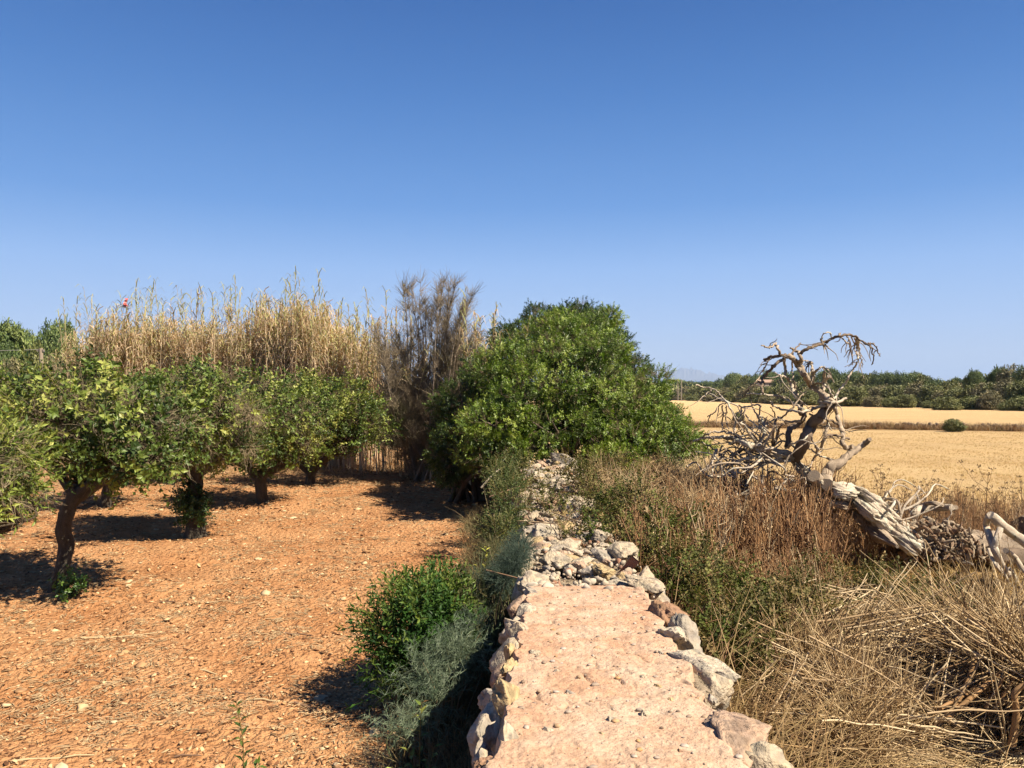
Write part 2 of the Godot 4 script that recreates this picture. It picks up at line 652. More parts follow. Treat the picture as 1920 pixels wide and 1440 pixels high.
# clods, stones, straw and sticks on the orchard soil
func soil_litter(soil: Node3D) -> void:
	var cm := mat(0.95, Color.BLACK, null, 1, 1, null, 1, 0.15)
	var clods := [lump(21, 1, 0.9, 3, cm, 0.6), lump(22, 1, 1.0, 4, cm, 0.55)]
	for k in 2:
		var wh := []
		var ti := []
		for i in 17000:
			var d := 3.4 + 17.0 * pow(rf(0, 1), 1.7)
			var x := rf(-0.86 * d - 0.2, 0.25)
			if x < -14:
				continue
			var s := 0.0025 + 0.010 * pow(rf(0, 1), 5.0)
			s *= 1.0 + 0.07 * d
			wh.append(Transform3D(Basis(Vector3.UP, rf(0, TAU)) * Basis(Vector3.RIGHT, rf(-0.4, 0.4)).scaled(Vector3(s * rf(0.8, 1.5), s, s)), Vector3(x, soil_y(x, d) + s * 0.15, -d)))
			var t := soil_tone(x, d)
			var b := rf(0.75, 1.25)
			ti.append(Color(t.r * b, t.g * b, t.b * b).lerp(Color(0.66, 0.48, 0.29), rf(0, 0.9) * rf(0, 1)))
		many("clods", clods[k], wh, ti, soil)
	# straw and chopped prunings
	var sm := mat(0.8, Color.BLACK, null, 1, 1, null, 1, 0.2)
	for k in 3:
		var b := MB.new()
		for i in 3:
			var a := rf(0, TAU)
			var o := Vector3(rf(-0.6, 0.6), rf(0.02, 0.1), rf(-0.6, 0.6))
			var dd := Vector3(cos(a), rf(-0.12, 0.12), sin(a)) * rf(0.25, 0.6)
			var br := rf(0.7, 1.25)
			b.tube(PackedVector3Array([o - dd, o + Vector3(0, rf(0.0, 0.08), 0), o + dd]), PackedFloat32Array([0.05, 0.07, 0.035]), 3, Color(br, br, br), 0, null, 0, false)
		var mesh := b.mesh(sm)
		var wh := []
		var ti := []
		for i in 9000:
			var d := 3.4 + 17.0 * pow(rf(0, 1), 1.5)
			var x := rf(-0.86 * d - 0.2, 0.3)
			if x < -14 or 0.42 + 1.3 * nz.get_noise_2d(x * 0.7 + 30.0, d * 0.7) + smoothstep(14, 18, d) < rf(0, 1):
				continue
			var s := rf(0.022, 0.06) * (1.0 + 0.04 * d)
			wh.append(Transform3D(Basis(Vector3.UP, rf(0, TAU)).scaled(Vector3(s, s * 0.7, s)), Vector3(x, soil_y(x, d) + 0.003, -d)))
			ti.append(Color(0.72, 0.53, 0.31).lerp(Color(0.30, 0.17, 0.09), pow(rf(0, 1), 3.0)))
		many("straw", mesh, wh, ti, soil)
	# pale flakes of wood and dark crumbs between
	for k in 2:
		var wh := []
		var ti := []
		for i in [10000, 7000][k]:
			var d := 3.4 + 17.0 * pow(rf(0, 1), 1.6)
			var x := rf(-0.86 * d - 0.2, 0.3)
			if x < -14:
				continue
			var s := (0.0035 + 0.0095 * pow(rf(0, 1), 2.5)) * (1.0 + 0.07 * d)
			wh.append(Transform3D(Basis.from_euler(Vector3(rf(-0.5, 0.5), rf(0, TAU), rf(-0.5, 0.5))) * Basis.from_scale(Vector3(s * rf(0.8, 2.0), s * 0.6, s)), Vector3(x, soil_y(x, d) + s * 0.15, -d)))
			ti.append(Color(0.86, 0.66, 0.38).lerp(Color(0.74, 0.46, 0.24), rf(0, 1)) if k == 0 else Color(0.30, 0.14, 0.07).lerp(Color(0.14, 0.07, 0.04), rf(0, 1)))
		many(["flakes", "crumbs"][k], clods[k], wh, ti, soil)
	# pale stones one can pick apart
	var lm := mat(0.9, Color.BLACK, null, 1, 1, null, 1, 0.2)
	var st := []
	for k in 5:
		st.append(lump(30 + k, 1, 0.8, 6, lm, 0.4))
	var shades := []
	for k in 4:
		var mm := mat(0.9, Color.BLACK, null, 1, 1, null, 1, 0.2)
		mm.albedo_color = [Color(0.80, 0.56, 0.31), Color(0.86, 0.66, 0.40), Color(0.62, 0.36, 0.18), Color(0.84, 0.62, 0.36)][k] * ALB
		mm.albedo_color = mm.albedo_color.linear_to_srgb()
		shades.append(mm)
	for i in 240:
		var d := 3.6 + 11.0 * pow(rf(0, 1), 1.5)
		var x := rf(-0.72 * d, -0.03 * d - 0.1)
		var s := (0.014 + 0.03 * pow(rf(0, 1), 2.5)) * (1.0 + 0.03 * d)
		var o := part("stone", st[i % 5], soil, Transform3D(Basis(Vector3.UP, rf(0, TAU)) * Basis(Vector3.RIGHT, rf(-0.3, 0.3)).scaled(Vector3(s * rf(0.9, 1.5), s, s)), Vector3(x, soil_y(x, d) + s * 0.1, -d)))
		o.material_override = shades[i % 4]
	# sticks
	var wm := mat(0.85)
	var sticks := [[220, 1197, 1.15], [258, 1277, 0.55], [175, 1284, 0.3], [100, 1430, 0.9], [232, 1408, 0.35], [560, 1195, 0.5], [505, 1320, 0.45], [313, 1131, 0.35], [455, 1300, 0.3], [185, 1352, 0.2], [640, 1150, 0.4], [575, 1330, 0.4], [390, 1262, 0.3], [350, 1420, 0.3]]
	for i in sticks.size():
		var q: Array = sticks[i]
		var d: float = EYE * F / (q[1] - HV)
		var x: float = (q[0] - 960.0) / F * d
		var a := rf(-0.7, 0.5) if i != 3 else 0.22
		var l: float = q[2] * 0.5
		var p := []
		for k in 5:
			var t := k / 4.0 - 0.5
			var xx: float = x + cos(a) * t * l + 0.04 * l * sin(k * 2.1 + i)
			var dd: float = d + sin(a) * t * l
			p.append(Vector3(xx, soil_y(xx, dd) + 0.006, -dd))
		var b := MB.new()
		var cc := Color(0.26, 0.15, 0.09) if i % 3 != 0 else Color(0.66, 0.50, 0.28)
		b.tube(spline(p, 2), taper(9, 0.008, 0.004), 5, cc)
		part("stick", b.mesh(wm), soil)

# ---------------------------------------------------------------- the stone wall the picture is taken from
func prof(t: Array, d: float) -> float:
	var i := 0
	while i < t.size() - 2 and d > t[i + 1][0]:
		i += 1
	return lerpf(t[i][1], t[i + 1][1], clampf((d - t[i][0]) / (t[i + 1][0] - t[i][0]), 0, 1))

func wtop(d: float) -> float:
	return prof([[-1.5, 1.34], [0.8, 1.25], [2.08, 1.154], [4.79, 0.915], [6.5, 0.80], [8.8, 0.68], [9.7, 0.82], [10.5, 0.96], [11.4, 1.0], [15.0, 1.0]], d)

func wleft(d: float) -> float:
	return prof([[-1.5, -0.3], [0.8, -0.16], [2.08, -0.075], [4.79, 0.09], [6.5, 0.13], [8.8, 0.18], [11.0, 0.09], [15.0, 0.05]], d)

func wright(d: float) -> float:
	return prof([[-1.5, 0.5], [0.8, 0.62], [2.08, 0.70], [4.79, 0.875], [6.5, 0.95], [8.8, 0.99], [11.0, 0.87], [15.0, 0.85]], d)

func wall_hit(v: float) -> float:      # how far along the wall top a row of the picture lies
	var d := 1.6
	while d < 12.0:
		if (EYE - wtop(d)) / d * F <= v - HV:
			return d
		d += 0.02
	return d

func cap_y(x: float, d: float) -> float:
	var y := wtop(d) + 0.010 * nz.get_noise_2d(x * 5.0, d * 5.0) + 0.007 * nf.get_noise_2d(x * 18.0, d * 18.0) * (0.5 + nz.get_noise_2d(x * 3.0 + 3.0, d * 3.0))
	var pit := nf.get_noise_2d(x * 60.0 + 90.0, d * 60.0)
	y += 0.002 * pit - 0.018 * maxf(0.0, nf.get_noise_2d(x * 34.0 + 20.0, d * 34.0) - 0.42)
	y -= 0.014 * smoothstep(0.025, 0.0, absf(nz.get_noise_2d(x * 2.1 + 5.0, d * 1.7))) * smoothstep(-0.1, 0.3, nz.get_noise_2d(x * 1.3, d * 1.1 + 70.0))
	return y

func stone_wall() -> void:
	var w := thing("stone_wall", "old limestone rubble wall with a flat pinkish mortar top between orchard and field", "wall")
	var grain := ntex(41, 0.03, 6, [[0.2, Color(0.74, 0.70, 0.66)], [0.5, Color(0.97, 0.96, 0.94)], [0.75, Color(1.04, 1.04, 1.04)]])
	var bump := ntex(42, 0.022, 6, [])
	# rubble core
	var cm := mat(0.95, Color.BLACK, bump, 2.5, 1.0, grain, 3.0, 0.2)
	var b := MB.new()
	var nd := 150
	for j in nd + 1:
		var d := lerpf(-1.5, 12.5, float(j) / nd)
		var l := wleft(d) + 0.04
		var r := wright(d) - 0.04
		var t := wtop(d) - 0.035 - (0.05 if d > 4.7 else 0.0)
		var ring := []
		for k in 9:
			ring.append(Vector3(l - 0.10 * (1.0 - k / 8.0), -0.1 + (t + 0.1) * k / 8.0, -d))
		for k in 9:
			ring.append(Vector3(lerpf(l, r, (k + 0.5) / 9.0), t, -d))
		for k in 9:
			ring.append(Vector3(r + 0.10 * (k / 8.0), t - (t + 0.1) * k / 8.0, -d))
		for q in ring:
			var p: Vector3 = q
			var o := 0.05 * nz.get_noise_3dv(p * 4.0) + 0.04 * nf.get_noise_3dv(p * 11.0)
			b.v.append(p + Vector3(o, o * 0.8, o))
			b.n.append(Vector3.UP)
			var br := 1.0 + 0.5 * nf.get_noise_3dv(p * 6.0)
			b.c.append(Color(0.46 * br, 0.37 * br, 0.27 * br))
	for j in nd:
		for k in 26:
			var a := j * 27 + k
			b.ix.append(a); b.ix.append(a + 27); b.ix.append(a + 1)
			b.ix.append(a + 1); b.ix.append(a + 27); b.ix.append(a + 28)
	var mid := 13
	if (b.v[b.ix[mid * 6 + 2]] - b.v[b.ix[mid * 6]]).cross(b.v[b.ix[mid * 6 + 1]] - b.v[b.ix[mid * 6]]).y < 0:
		for k in b.ix.size() / 3:
			var q := b.ix[k * 3 + 1]
			b.ix[k * 3 + 1] = b.ix[k * 3 + 2]
			b.ix[k * 3 + 2] = q
	b.smooth()
	part("core", b.mesh(cm), w)
	# mortar top
	var mm := mat(0.93, Color.BLACK, ntex(43, 0.04, 5, []), 0.5, 1.0, ntex(44, 0.03, 6, [[0.2, Color(0.80, 0.77, 0.75)], [0.42, Color(0.98, 0.97, 0.96)], [0.7, Color(1.0, 1.0, 1.0)]]), 2.2, 0.2)
	var c := MB.new()
	var nx := 90
	nd = 300
	for j in nd + 1:
		var d := lerpf(0.6, 4.85, float(j) / nd)
		for i in nx + 1:
			var s := float(i) / nx
			var edge := 0.035 * nz.get_noise_2d(d * 4.0, 3.0) + 0.008 * nf.get_noise_2d(d * 14.0, 9.0) - 0.045
			var edge2 := 0.04 * nz.get_noise_2d(d * 5.0, 33.0) + 0.01 * nf.get_noise_2d(d * 14.0, 49.0)
			var x := lerpf(wleft(d) + 0.05 + edge, wright(d) - 0.06 + edge2, s)
			var dd := d + (0.10 * nz.get_noise_2d(x * 7.0, 5.0) if j == nd else 0.0)
			var y := cap_y(x, d)
			var rim := minf(minf(s, 1.0 - s) * nx, minf(j, nd - j))
			if rim < 2.0:
				y -= 0.05 * (2.0 - rim)
			c.v.append(Vector3(x, y, -dd))
			c.n.append(Vector3.UP)
			var t := clampf(0.5 + 1.0 * nz.get_noise_2d(x * 2.6, d * 2.6 + 60.0) + 0.5 * nf.get_noise_2d(x * 9.0, d * 9.0), 0, 1)
			var col := Color(0.66, 0.405, 0.262).lerp(Color(0.74, 0.54, 0.395), t)
			var br := 1.0 + 0.16 * nf.get_noise_2d(x * 22.0, d * 22.0) - 0.5 * smoothstep(0.022, 0.0, absf(nz.get_noise_2d(x * 2.1 + 5.0, d * 1.7))) * smoothstep(-0.1, 0.3, nz.get_noise_2d(x * 1.3, d * 1.1 + 70.0))
			# paler, more lime towards the near right corner
			col = col.lerp(Color(0.68, 0.54, 0.41), clampf(0.4 * smoothstep(3.2, 1.8, d) + 0.5 * nz.get_noise_2d(x * 2.0 + 8.0, d * 2.0), 0, 1) * 0.6)
			c.c.append(Color(col.r * br, col.g * br, col.b * br))
	for j in nd:
		for i in nx:
			var a := j * (nx + 1) + i
			var e := a + nx + 1
			c.ix.append(a); c.ix.append(e); c.ix.append(a + 1)
			c.ix.append(a + 1); c.ix.append(e); c.ix.append(e + 1)
	if (c.v[c.ix[2]] - c.v[c.ix[0]]).cross(c.v[c.ix[1]] - c.v[c.ix[0]]).y < 0:
		for k in c.ix.size() / 3:
			var q := c.ix[k * 3 + 1]
			c.ix[k * 3 + 1] = c.ix[k * 3 + 2]
			c.ix[k * 3 + 2] = q
	c.smooth()
	part("mortar_top", c.mesh(mm), w)
	# grit and pebbles sitting in the mortar
	var gm := mat(0.95, Color.BLACK, null, 1, 1, null, 1, 0.2)
	var grit := lump(51, 1, 0.4, 3, gm, 0.7)
	var wh := []
	var ti := []
	for i in 1300:
		var d := rf(1.0, 4.7)
		var x := lerpf(wleft(d) + 0.06, wright(d) - 0.07, rf(0, 1))
		if 0.35 + 0.9 * nz.get_noise_2d(x * 5.0 + 11.0, d * 5.0) < rf(0, 1) and i > 500:
			continue
		var s := 0.0022 + 0.009 * pow(rf(0, 1), 5.0)
		wh.append(Transform3D(Basis(Vector3.UP, rf(0, TAU)).scaled(Vector3(s * rf(0.8, 1.6), s, s)), Vector3(x, cap_y(x, d) + s * 0.2, -d)))
		ti.append(Color(0.60, 0.48, 0.37).lerp([Color(0.70, 0.42, 0.20), Color(0.30, 0.20, 0.14), Color(0.72, 0.62, 0.52)][i % 3], rf(0, 1)))
	many("grit", grit, wh, ti, w)
	# the stones
	var big := []
	for k in 9:
		big.append(lump(60 + k, 4, 0.5, 8 + k % 4, null, 1.0))
	var skins := []
	var hues := [Color(0.66, 0.55, 0.41), Color(0.68, 0.51, 0.29), Color(0.54, 0.47, 0.39), Color(0.46, 0.28, 0.18), Color(0.70, 0.60, 0.47), Color(0.62, 0.44, 0.32)]
	for h in hues:
		var sm := mat(0.93, Color.BLACK, bump, 1.5, 1.0, grain, 2.3, 0.2)
		sm.albedo_color = ((h as Color) * ALB).linear_to_srgb()
		skins.append(sm)
	# picked out one by one: column, row, width, height in the picture, hue, mesh, lift
	var named := [[925, 1424, 66, 30, 3, 0, -0.02], [912, 1390, 40, 54, 0, 1, -0.06], [950, 1384, 40, 62, 0, 2, 0.015], [953, 1312, 56, 74, 1, 3, 0.01], [923, 1288, 38, 44, 2, 4, -0.04], [955, 1253, 26, 26, 1, 5, 0.0],
		[957, 1222, 24, 38, 1, 6, 0.0], [973, 1180, 50, 50, 0, 7, 0.0], [987, 1144, 40, 38, 4, 8, 0.0], [1000, 1112, 26, 40, 2, 0, 0.0], [1004, 1086, 50, 38, 0, 1, 0.0], [902, 1350, 30, 40, 2, 2, -0.09],
		[1385, 1376, 122, 112, 5, 3, -0.005], [1312, 1240, 84, 92, 4, 4, -0.005], [1250, 1152, 68, 50, 3, 5, 0.01], [1266, 1192, 50, 36, 4, 6, 0.01], [1212, 1098, 74, 52, 0, 7, 0.02], [1286, 1175, 36, 24, 5, 8, -0.02],
		[1162, 1040, 54, 44, 0, 8, 0.06], [1135, 1074, 38, 36, 1, 0, 0.03], [1040, 1052, 66, 42, 0, 2, 0.04], [1025, 1003, 60, 50, 4, 3, 0.02], [1125, 1008, 40, 34, 4, 4, 0.03], [1088, 948, 64, 44, 4, 5, 0.0],
		[1024, 966, 52, 36, 0, 6, 0.0], [1056, 866, 42, 40, 2, 7, 0.06], [1052, 897, 44, 28, 4, 8, 0.0], [1022, 848, 40, 28, 1, 0, 0.0], [990, 853, 36, 24, 0, 1, 0.0], [1004, 890, 40, 30, 4, 2, 0.0], [1012, 928, 44, 28, 0, 3, 0.0], [1075, 1020, 34, 26, 3, 4, 0.02], [1085, 1060, 36, 26, 5, 6, 0.0],
		[1117, 1394, 30, 12, 1, 0, -0.008], [1132, 1381, 26, 10, 1, 1, -0.008], [1279, 1417, 36, 20, 3, 2, -0.005], [1069, 1304, 20, 12, 2, 3, 0.0], [1003, 1226, 26, 16, 0, 4, 0.0], [1240, 1229, 14, 9, 2, 5, 0.0], [1258, 1314, 20, 12, 1, 6, -0.004], [1236, 1291, 18, 12, 1, 7, 0.0], [1205, 1271, 18, 10, 0, 8, 0.0], [1048, 1262, 22, 10, 0, 1, -0.002], [1150, 1352, 26, 14, 4, 3, -0.002], [1210, 1340, 22, 12, 0, 5, -0.002], [1030, 1372, 26, 14, 4, 7, -0.004], [1335, 1310, 18, 14, 2, 2, 0.0], [1190, 1420, 20, 10, 5, 8, -0.002]]
	for q in named:
		var d := wall_hit(q[1])
		if q[0] < 1010 and q[1] > 1070:
			q[3] *= 1.3
		var k: float = d / F * 0.5
		var x: float = (q[0] - 960.0) / F * d
		var sx: float = q[2] * k * 1.08
		# a row of the picture covers more depth than height on a flat top
		var sy: float = maxf(0.035, q[3] * k * 0.95)
		var sz: float = minf(q[3] * k * 1.7, sx * 1.6)
		if q[2] < 37 and q[1] > 1200 and q[0] > 1000:
			sy *= 0.55
		if q[2] > 70:
			sy *= 0.5
			sz = q[3] * k * 2.1
		var o := part("stone", big[q[5]], w, Transform3D(Basis(Vector3.UP, rf(-0.6, 0.6)) * Basis.from_scale(Vector3(sx, sy, sz)), Vector3(x, wtop(d) - sy * 0.36 + q[6], -d)))
		o.material_override = skins[q[4]]
	# the rubble on top beyond the mortar, and the two faces
	var small := []
	for k in 6:
		small.append(lump(80 + k, 3, 0.55, 9, null, 0.9))
	for i in 120:
		var d := 4.85 + 6.9 * pow((i + rf(0, 1)) / 130.0, 0.9)
		var s := rf(0.04, 0.11)
		var x := rf(wleft(d) + 0.04, wright(d) - 0.10)
		var o := part("stone", small[i % 6], w, Transform3D(Basis.from_euler(Vector3(rf(-0.5, 0.5), rf(0, TAU), rf(-0.5, 0.5))) * Basis.from_scale(Vector3(s * rf(1.0, 1.6), s * rf(0.45, 0.75), s * rf(0.9, 1.3))), Vector3(x, wtop(d) - 0.06 + rf(0, 0.05), -d)))
		o.material_override = skins[[0, 4, 4, 2, 0, 1, 5][i % 7]]
	var count := 0
	for row in 5:
		var d := 1.0
		while d < 11.5 and count < 136:
			var s := rf(0.07, 0.14) * (1.25 if row < 2 else 1.0)
			d += s * 0.95
			var y := wtop(d) - 0.10 - row * 0.2
			if y < 0.05:
				continue
			var left := true
			if row < 2 and rf(0, 1) < 0.3:
				left = false
			var x := wleft(d) + 0.0 - 0.09 * (1.0 - y / 1.1) if left else wright(d) + 0.09 * (1.0 - y / 1.1)
			var o := part("stone", small[count % 6], w, Transform3D(Basis.from_euler(Vector3(rf(-0.3, 0.3), rf(-0.4, 0.4), rf(-0.3, 0.3))) * Basis.from_scale(Vector3(0.09, s * 0.85, s)), Vector3(x, y + rf(-0.03, 0.03), -d)))
			o.material_override = skins[[0, 2, 4, 0, 5][count % 5]]
			d += s * 0.95
			count += 1
	# broken lime and chips between the loose stones
	wh = []
	ti = []
	for i in 1500:
		var d := rf(4.6, 11.8)
		var x := rf(wleft(d) - 0.02, wright(d) + 0.02)
		var s := 0.008 + 0.03 * pow(rf(0, 1), 2.5)
		wh.append(Transform3D(Basis.from_euler(Vector3(rf(0, 6), rf(0, 6), rf(0, 6))).scaled(Vector3(s * rf(0.8, 1.5), s, s)), Vector3(x, wtop(d) - 0.06 + rf(0, 0.05), -d)))
		ti.append(Color(0.66, 0.55, 0.42).lerp([Color(0.42, 0.20, 0.12), Color(0.74, 0.64, 0.52), Color(0.50, 0.42, 0.33)][i % 3], rf(0, 1)))
	many("chips", lump(52, 1, 0.5, 4, gm, 0.7), wh, ti, w)
	# the flat piece of broken roof tile that leans out of the rubble
	var tile := thing("broken_tile", "narrow broken red clay tile leaning out of the rubble on the wall's right edge", "tile")
	var tb := MB.new()
	var dd := wall_hit(1062)
	var p0 := at(1160, 1082, dd)
	var p1 := at(1192, 1049, dd - 0.12)
	var dir := (p1 - p0).normalized()
	var sd := dir.cross(Vector3(0.2, 0.5, 1.0)).normalized()
	var up := sd.cross(dir)
	var pr := []
	for k in 5:
		var t := k / 4.0
		pr.append([p0.lerp(p1, t) + up * 0.012 * sin(t * PI), 0.022 + 0.012 * t])
	for k in 4:
		var q0: Vector3 = pr[k][0]
		var q1: Vector3 = pr[k + 1][0]
		var w0: float = pr[k][1]
		var w1: float = pr[k + 1][1]
		var cc := Color(0.36, 0.15, 0.10)
		for sgn in [1.0, -1.0]:
			var h: Vector3 = up * 0.007 * sgn
			if sgn > 0:
				tb.quad(q0 - sd * w0 + h, q1 - sd * w1 + h, q1 + sd * w1 + h, q0 + sd * w0 + h, cc)
			else:
				tb.quad(q0 - sd * w0 + h, q0 + sd * w0 + h, q1 + sd * w1 + h, q1 - sd * w1 + h, cc)
			var e: Vector3 = sd * sgn
			tb.quad(q0 + e * w0 - up * 0.007, q0 + e * w0 + up * 0.007, q1 + e * w1 + up * 0.007, q1 + e * w1 - up * 0.007, cc)
	part("shard", tb.mesh(mat(0.9, Color.BLACK, bump, 0.6, 1.0, grain, 4.0)), tile)

# ---------------------------------------------------------------- the orchard side
var bark_m: StandardMaterial3D
var citrus_m: StandardMaterial3D
var citrus_sprigs := []
var citrus_twigs := []
const CITRUS := [Color(0.045, 0.078, 0.018), Color(0.085, 0.135, 0.024), Color(0.135, 0.195, 0.036), Color(0.22, 0.275, 0.052), Color(0.40, 0.42, 0.11)]
const CITRUS_PALE := [Color(0.09, 0.14, 0.025), Color(0.20, 0.26, 0.045), Color(0.32, 0.37, 0.07), Color(0.42, 0.43, 0.11)]

func orange_tree(label: String, d: float, trunk: Array, limbs: Array, crowns: Array, n_sprigs: int, pal: Array, n_twigs: int, loose := 0, leaf_size := 1.0) -> Node3D:
	# trunk, limbs: rows of [column, row, radius in px, depth offset]; crowns: [column, row, rx, ry, depth offset, rz in m]
	var foot := at(trunk[0][0], trunk[0][1], d)
	foot.y = soil_y(foot.x, d)
	var o := thing("orange_tree", label, "tree", foot, "orange trees in the orchard")
	var inv := Transform3D(Basis(), -foot)
	var k := d / F
	var b := MB.new()
	var p := []
	var r := []
	for q in trunk:
		p.append(at(q[0], q[1], d + q[3]))
		r.append(q[2] * k * 0.9)
	p[0].y = foot.y - 0.04
	var sp := spline(p, 5)
	var rr := PackedFloat32Array()
	for i in sp.size():
		var t := float(i) / 5.0
		var j := mini(int(t), r.size() - 2)
		rr.append(lerpf(r[j], r[j + 1], t - j))
	b.tube(sp, rr, 18, Color(0.19, 0.165, 0.13), 0.28, nf, 5)
	b.smooth()
	var trunk_o := part("trunk", b.mesh(bark_m), o, inv)
	var ends := []
	for l in limbs:
		var lb := MB.new()
		var lp := []
		var lr := []
		for q in l:
			lp.append(at(q[0], q[1], d + q[3]))
			lr.append(q[2] * k)
		var ls := spline(lp, 4)
		var lrr := PackedFloat32Array()
		for i in ls.size():
			var t := float(i) / 4.0
			var j := mini(int(t), lr.size() - 2)
			lrr.append(lerpf(lr[j], lr[j + 1], t - j))
		lb.tube(ls, lrr, 12, Color(0.165, 0.145, 0.115), 0.25, nf, 3)
		lb.smooth()
		part("limb", lb.mesh(bark_m), o, inv)
		ends.append(ls)
	var lobes := []
	for q in crowns:
		lobes.append([at(q[0], q[1], d + q[4]), Vector3(q[2] * k, q[3] * k, q[5] * 1.3)])
	lobes = lumpy(lobes, 7, 0.36, 0.82)
	# boughs from the limbs into the crown
	var wb := MB.new()
	for l in lobes:
		for i in (12 if (l[1] as Vector3).x > 0.3 else 2):
			var e: PackedVector3Array = ends[rng.randi() % mini(ends.size(), 3)]
			var from: Vector3 = e[int(e.size() * rf(0.55, 0.99))]
			var to: Vector3 = l[0] + rdir() * (l[1] as Vector3) * rf(0.6, 1.0)
			var mid := from.lerp(to, 0.5) + Vector3(rf(-0.1, 0.1), rf(-0.12, 0.06), rf(-0.1, 0.1))
			var bs := spline([from, mid, to], 4)
			wb.tube(bs, taper(bs.size(), 0.011, 0.003), 5, Color(0.20, 0.155, 0.105), 0, null, 0, false)
	part("boughs", wb.mesh(bark_m), o, inv, "stuff")
	for s in 2:
		var got := in_lobes(lobes, n_sprigs * 2 / 5, 0.70, 0.30, leaf_size, pal, 1.5, true, 0.02, -0.34)
		var tf: Array = got[0]
		for i in tf.size():
			tf[i] = inv * (tf[i] as Transform3D)
		many("crown", citrus_sprigs[s + (2 if leaf_size < 0.9 else 0)], tf, got[1], o)
	if n_twigs > 0:
		var got := in_lobes(lobes, n_twigs, 0.75, -0.1, leaf_size, [Color(0.34, 0.26, 0.15), Color(0.50, 0.40, 0.25)], 1.0, true, 0.13)
		var tf: Array = got[0]
		for i in tf.size():
			tf[i] = inv * (tf[i] as Transform3D)
		many("dry_twigs", citrus_twigs[0], tf, got[1], o)
	# the leaves that stand nearest the camera, one by one
	var made := 0
	while made < loose:
		var l: Array = lobes[rng.randi() % lobes.size()]
		var dd := rdir()
		if dd.z < 0.1:
			continue
		var q: Vector3 = l[0] + dd * (l[1] as Vector3) * rf(0.86, 0.98) * (1.0 + 0.30 * nz.get_noise_3dv((l[0] + dd * (l[1] as Vector3)) * 1.5))
		var lf := part("leaf", loose_leaves[made % loose_leaves.size()], o, Transform3D(basis_to((dd + rdir() * 0.8 + Vector3.UP * 0.2), rf(0.8, 1.3), rf(0, TAU)), q - foot))
		made += 1
	return o

var loose_leaves := []

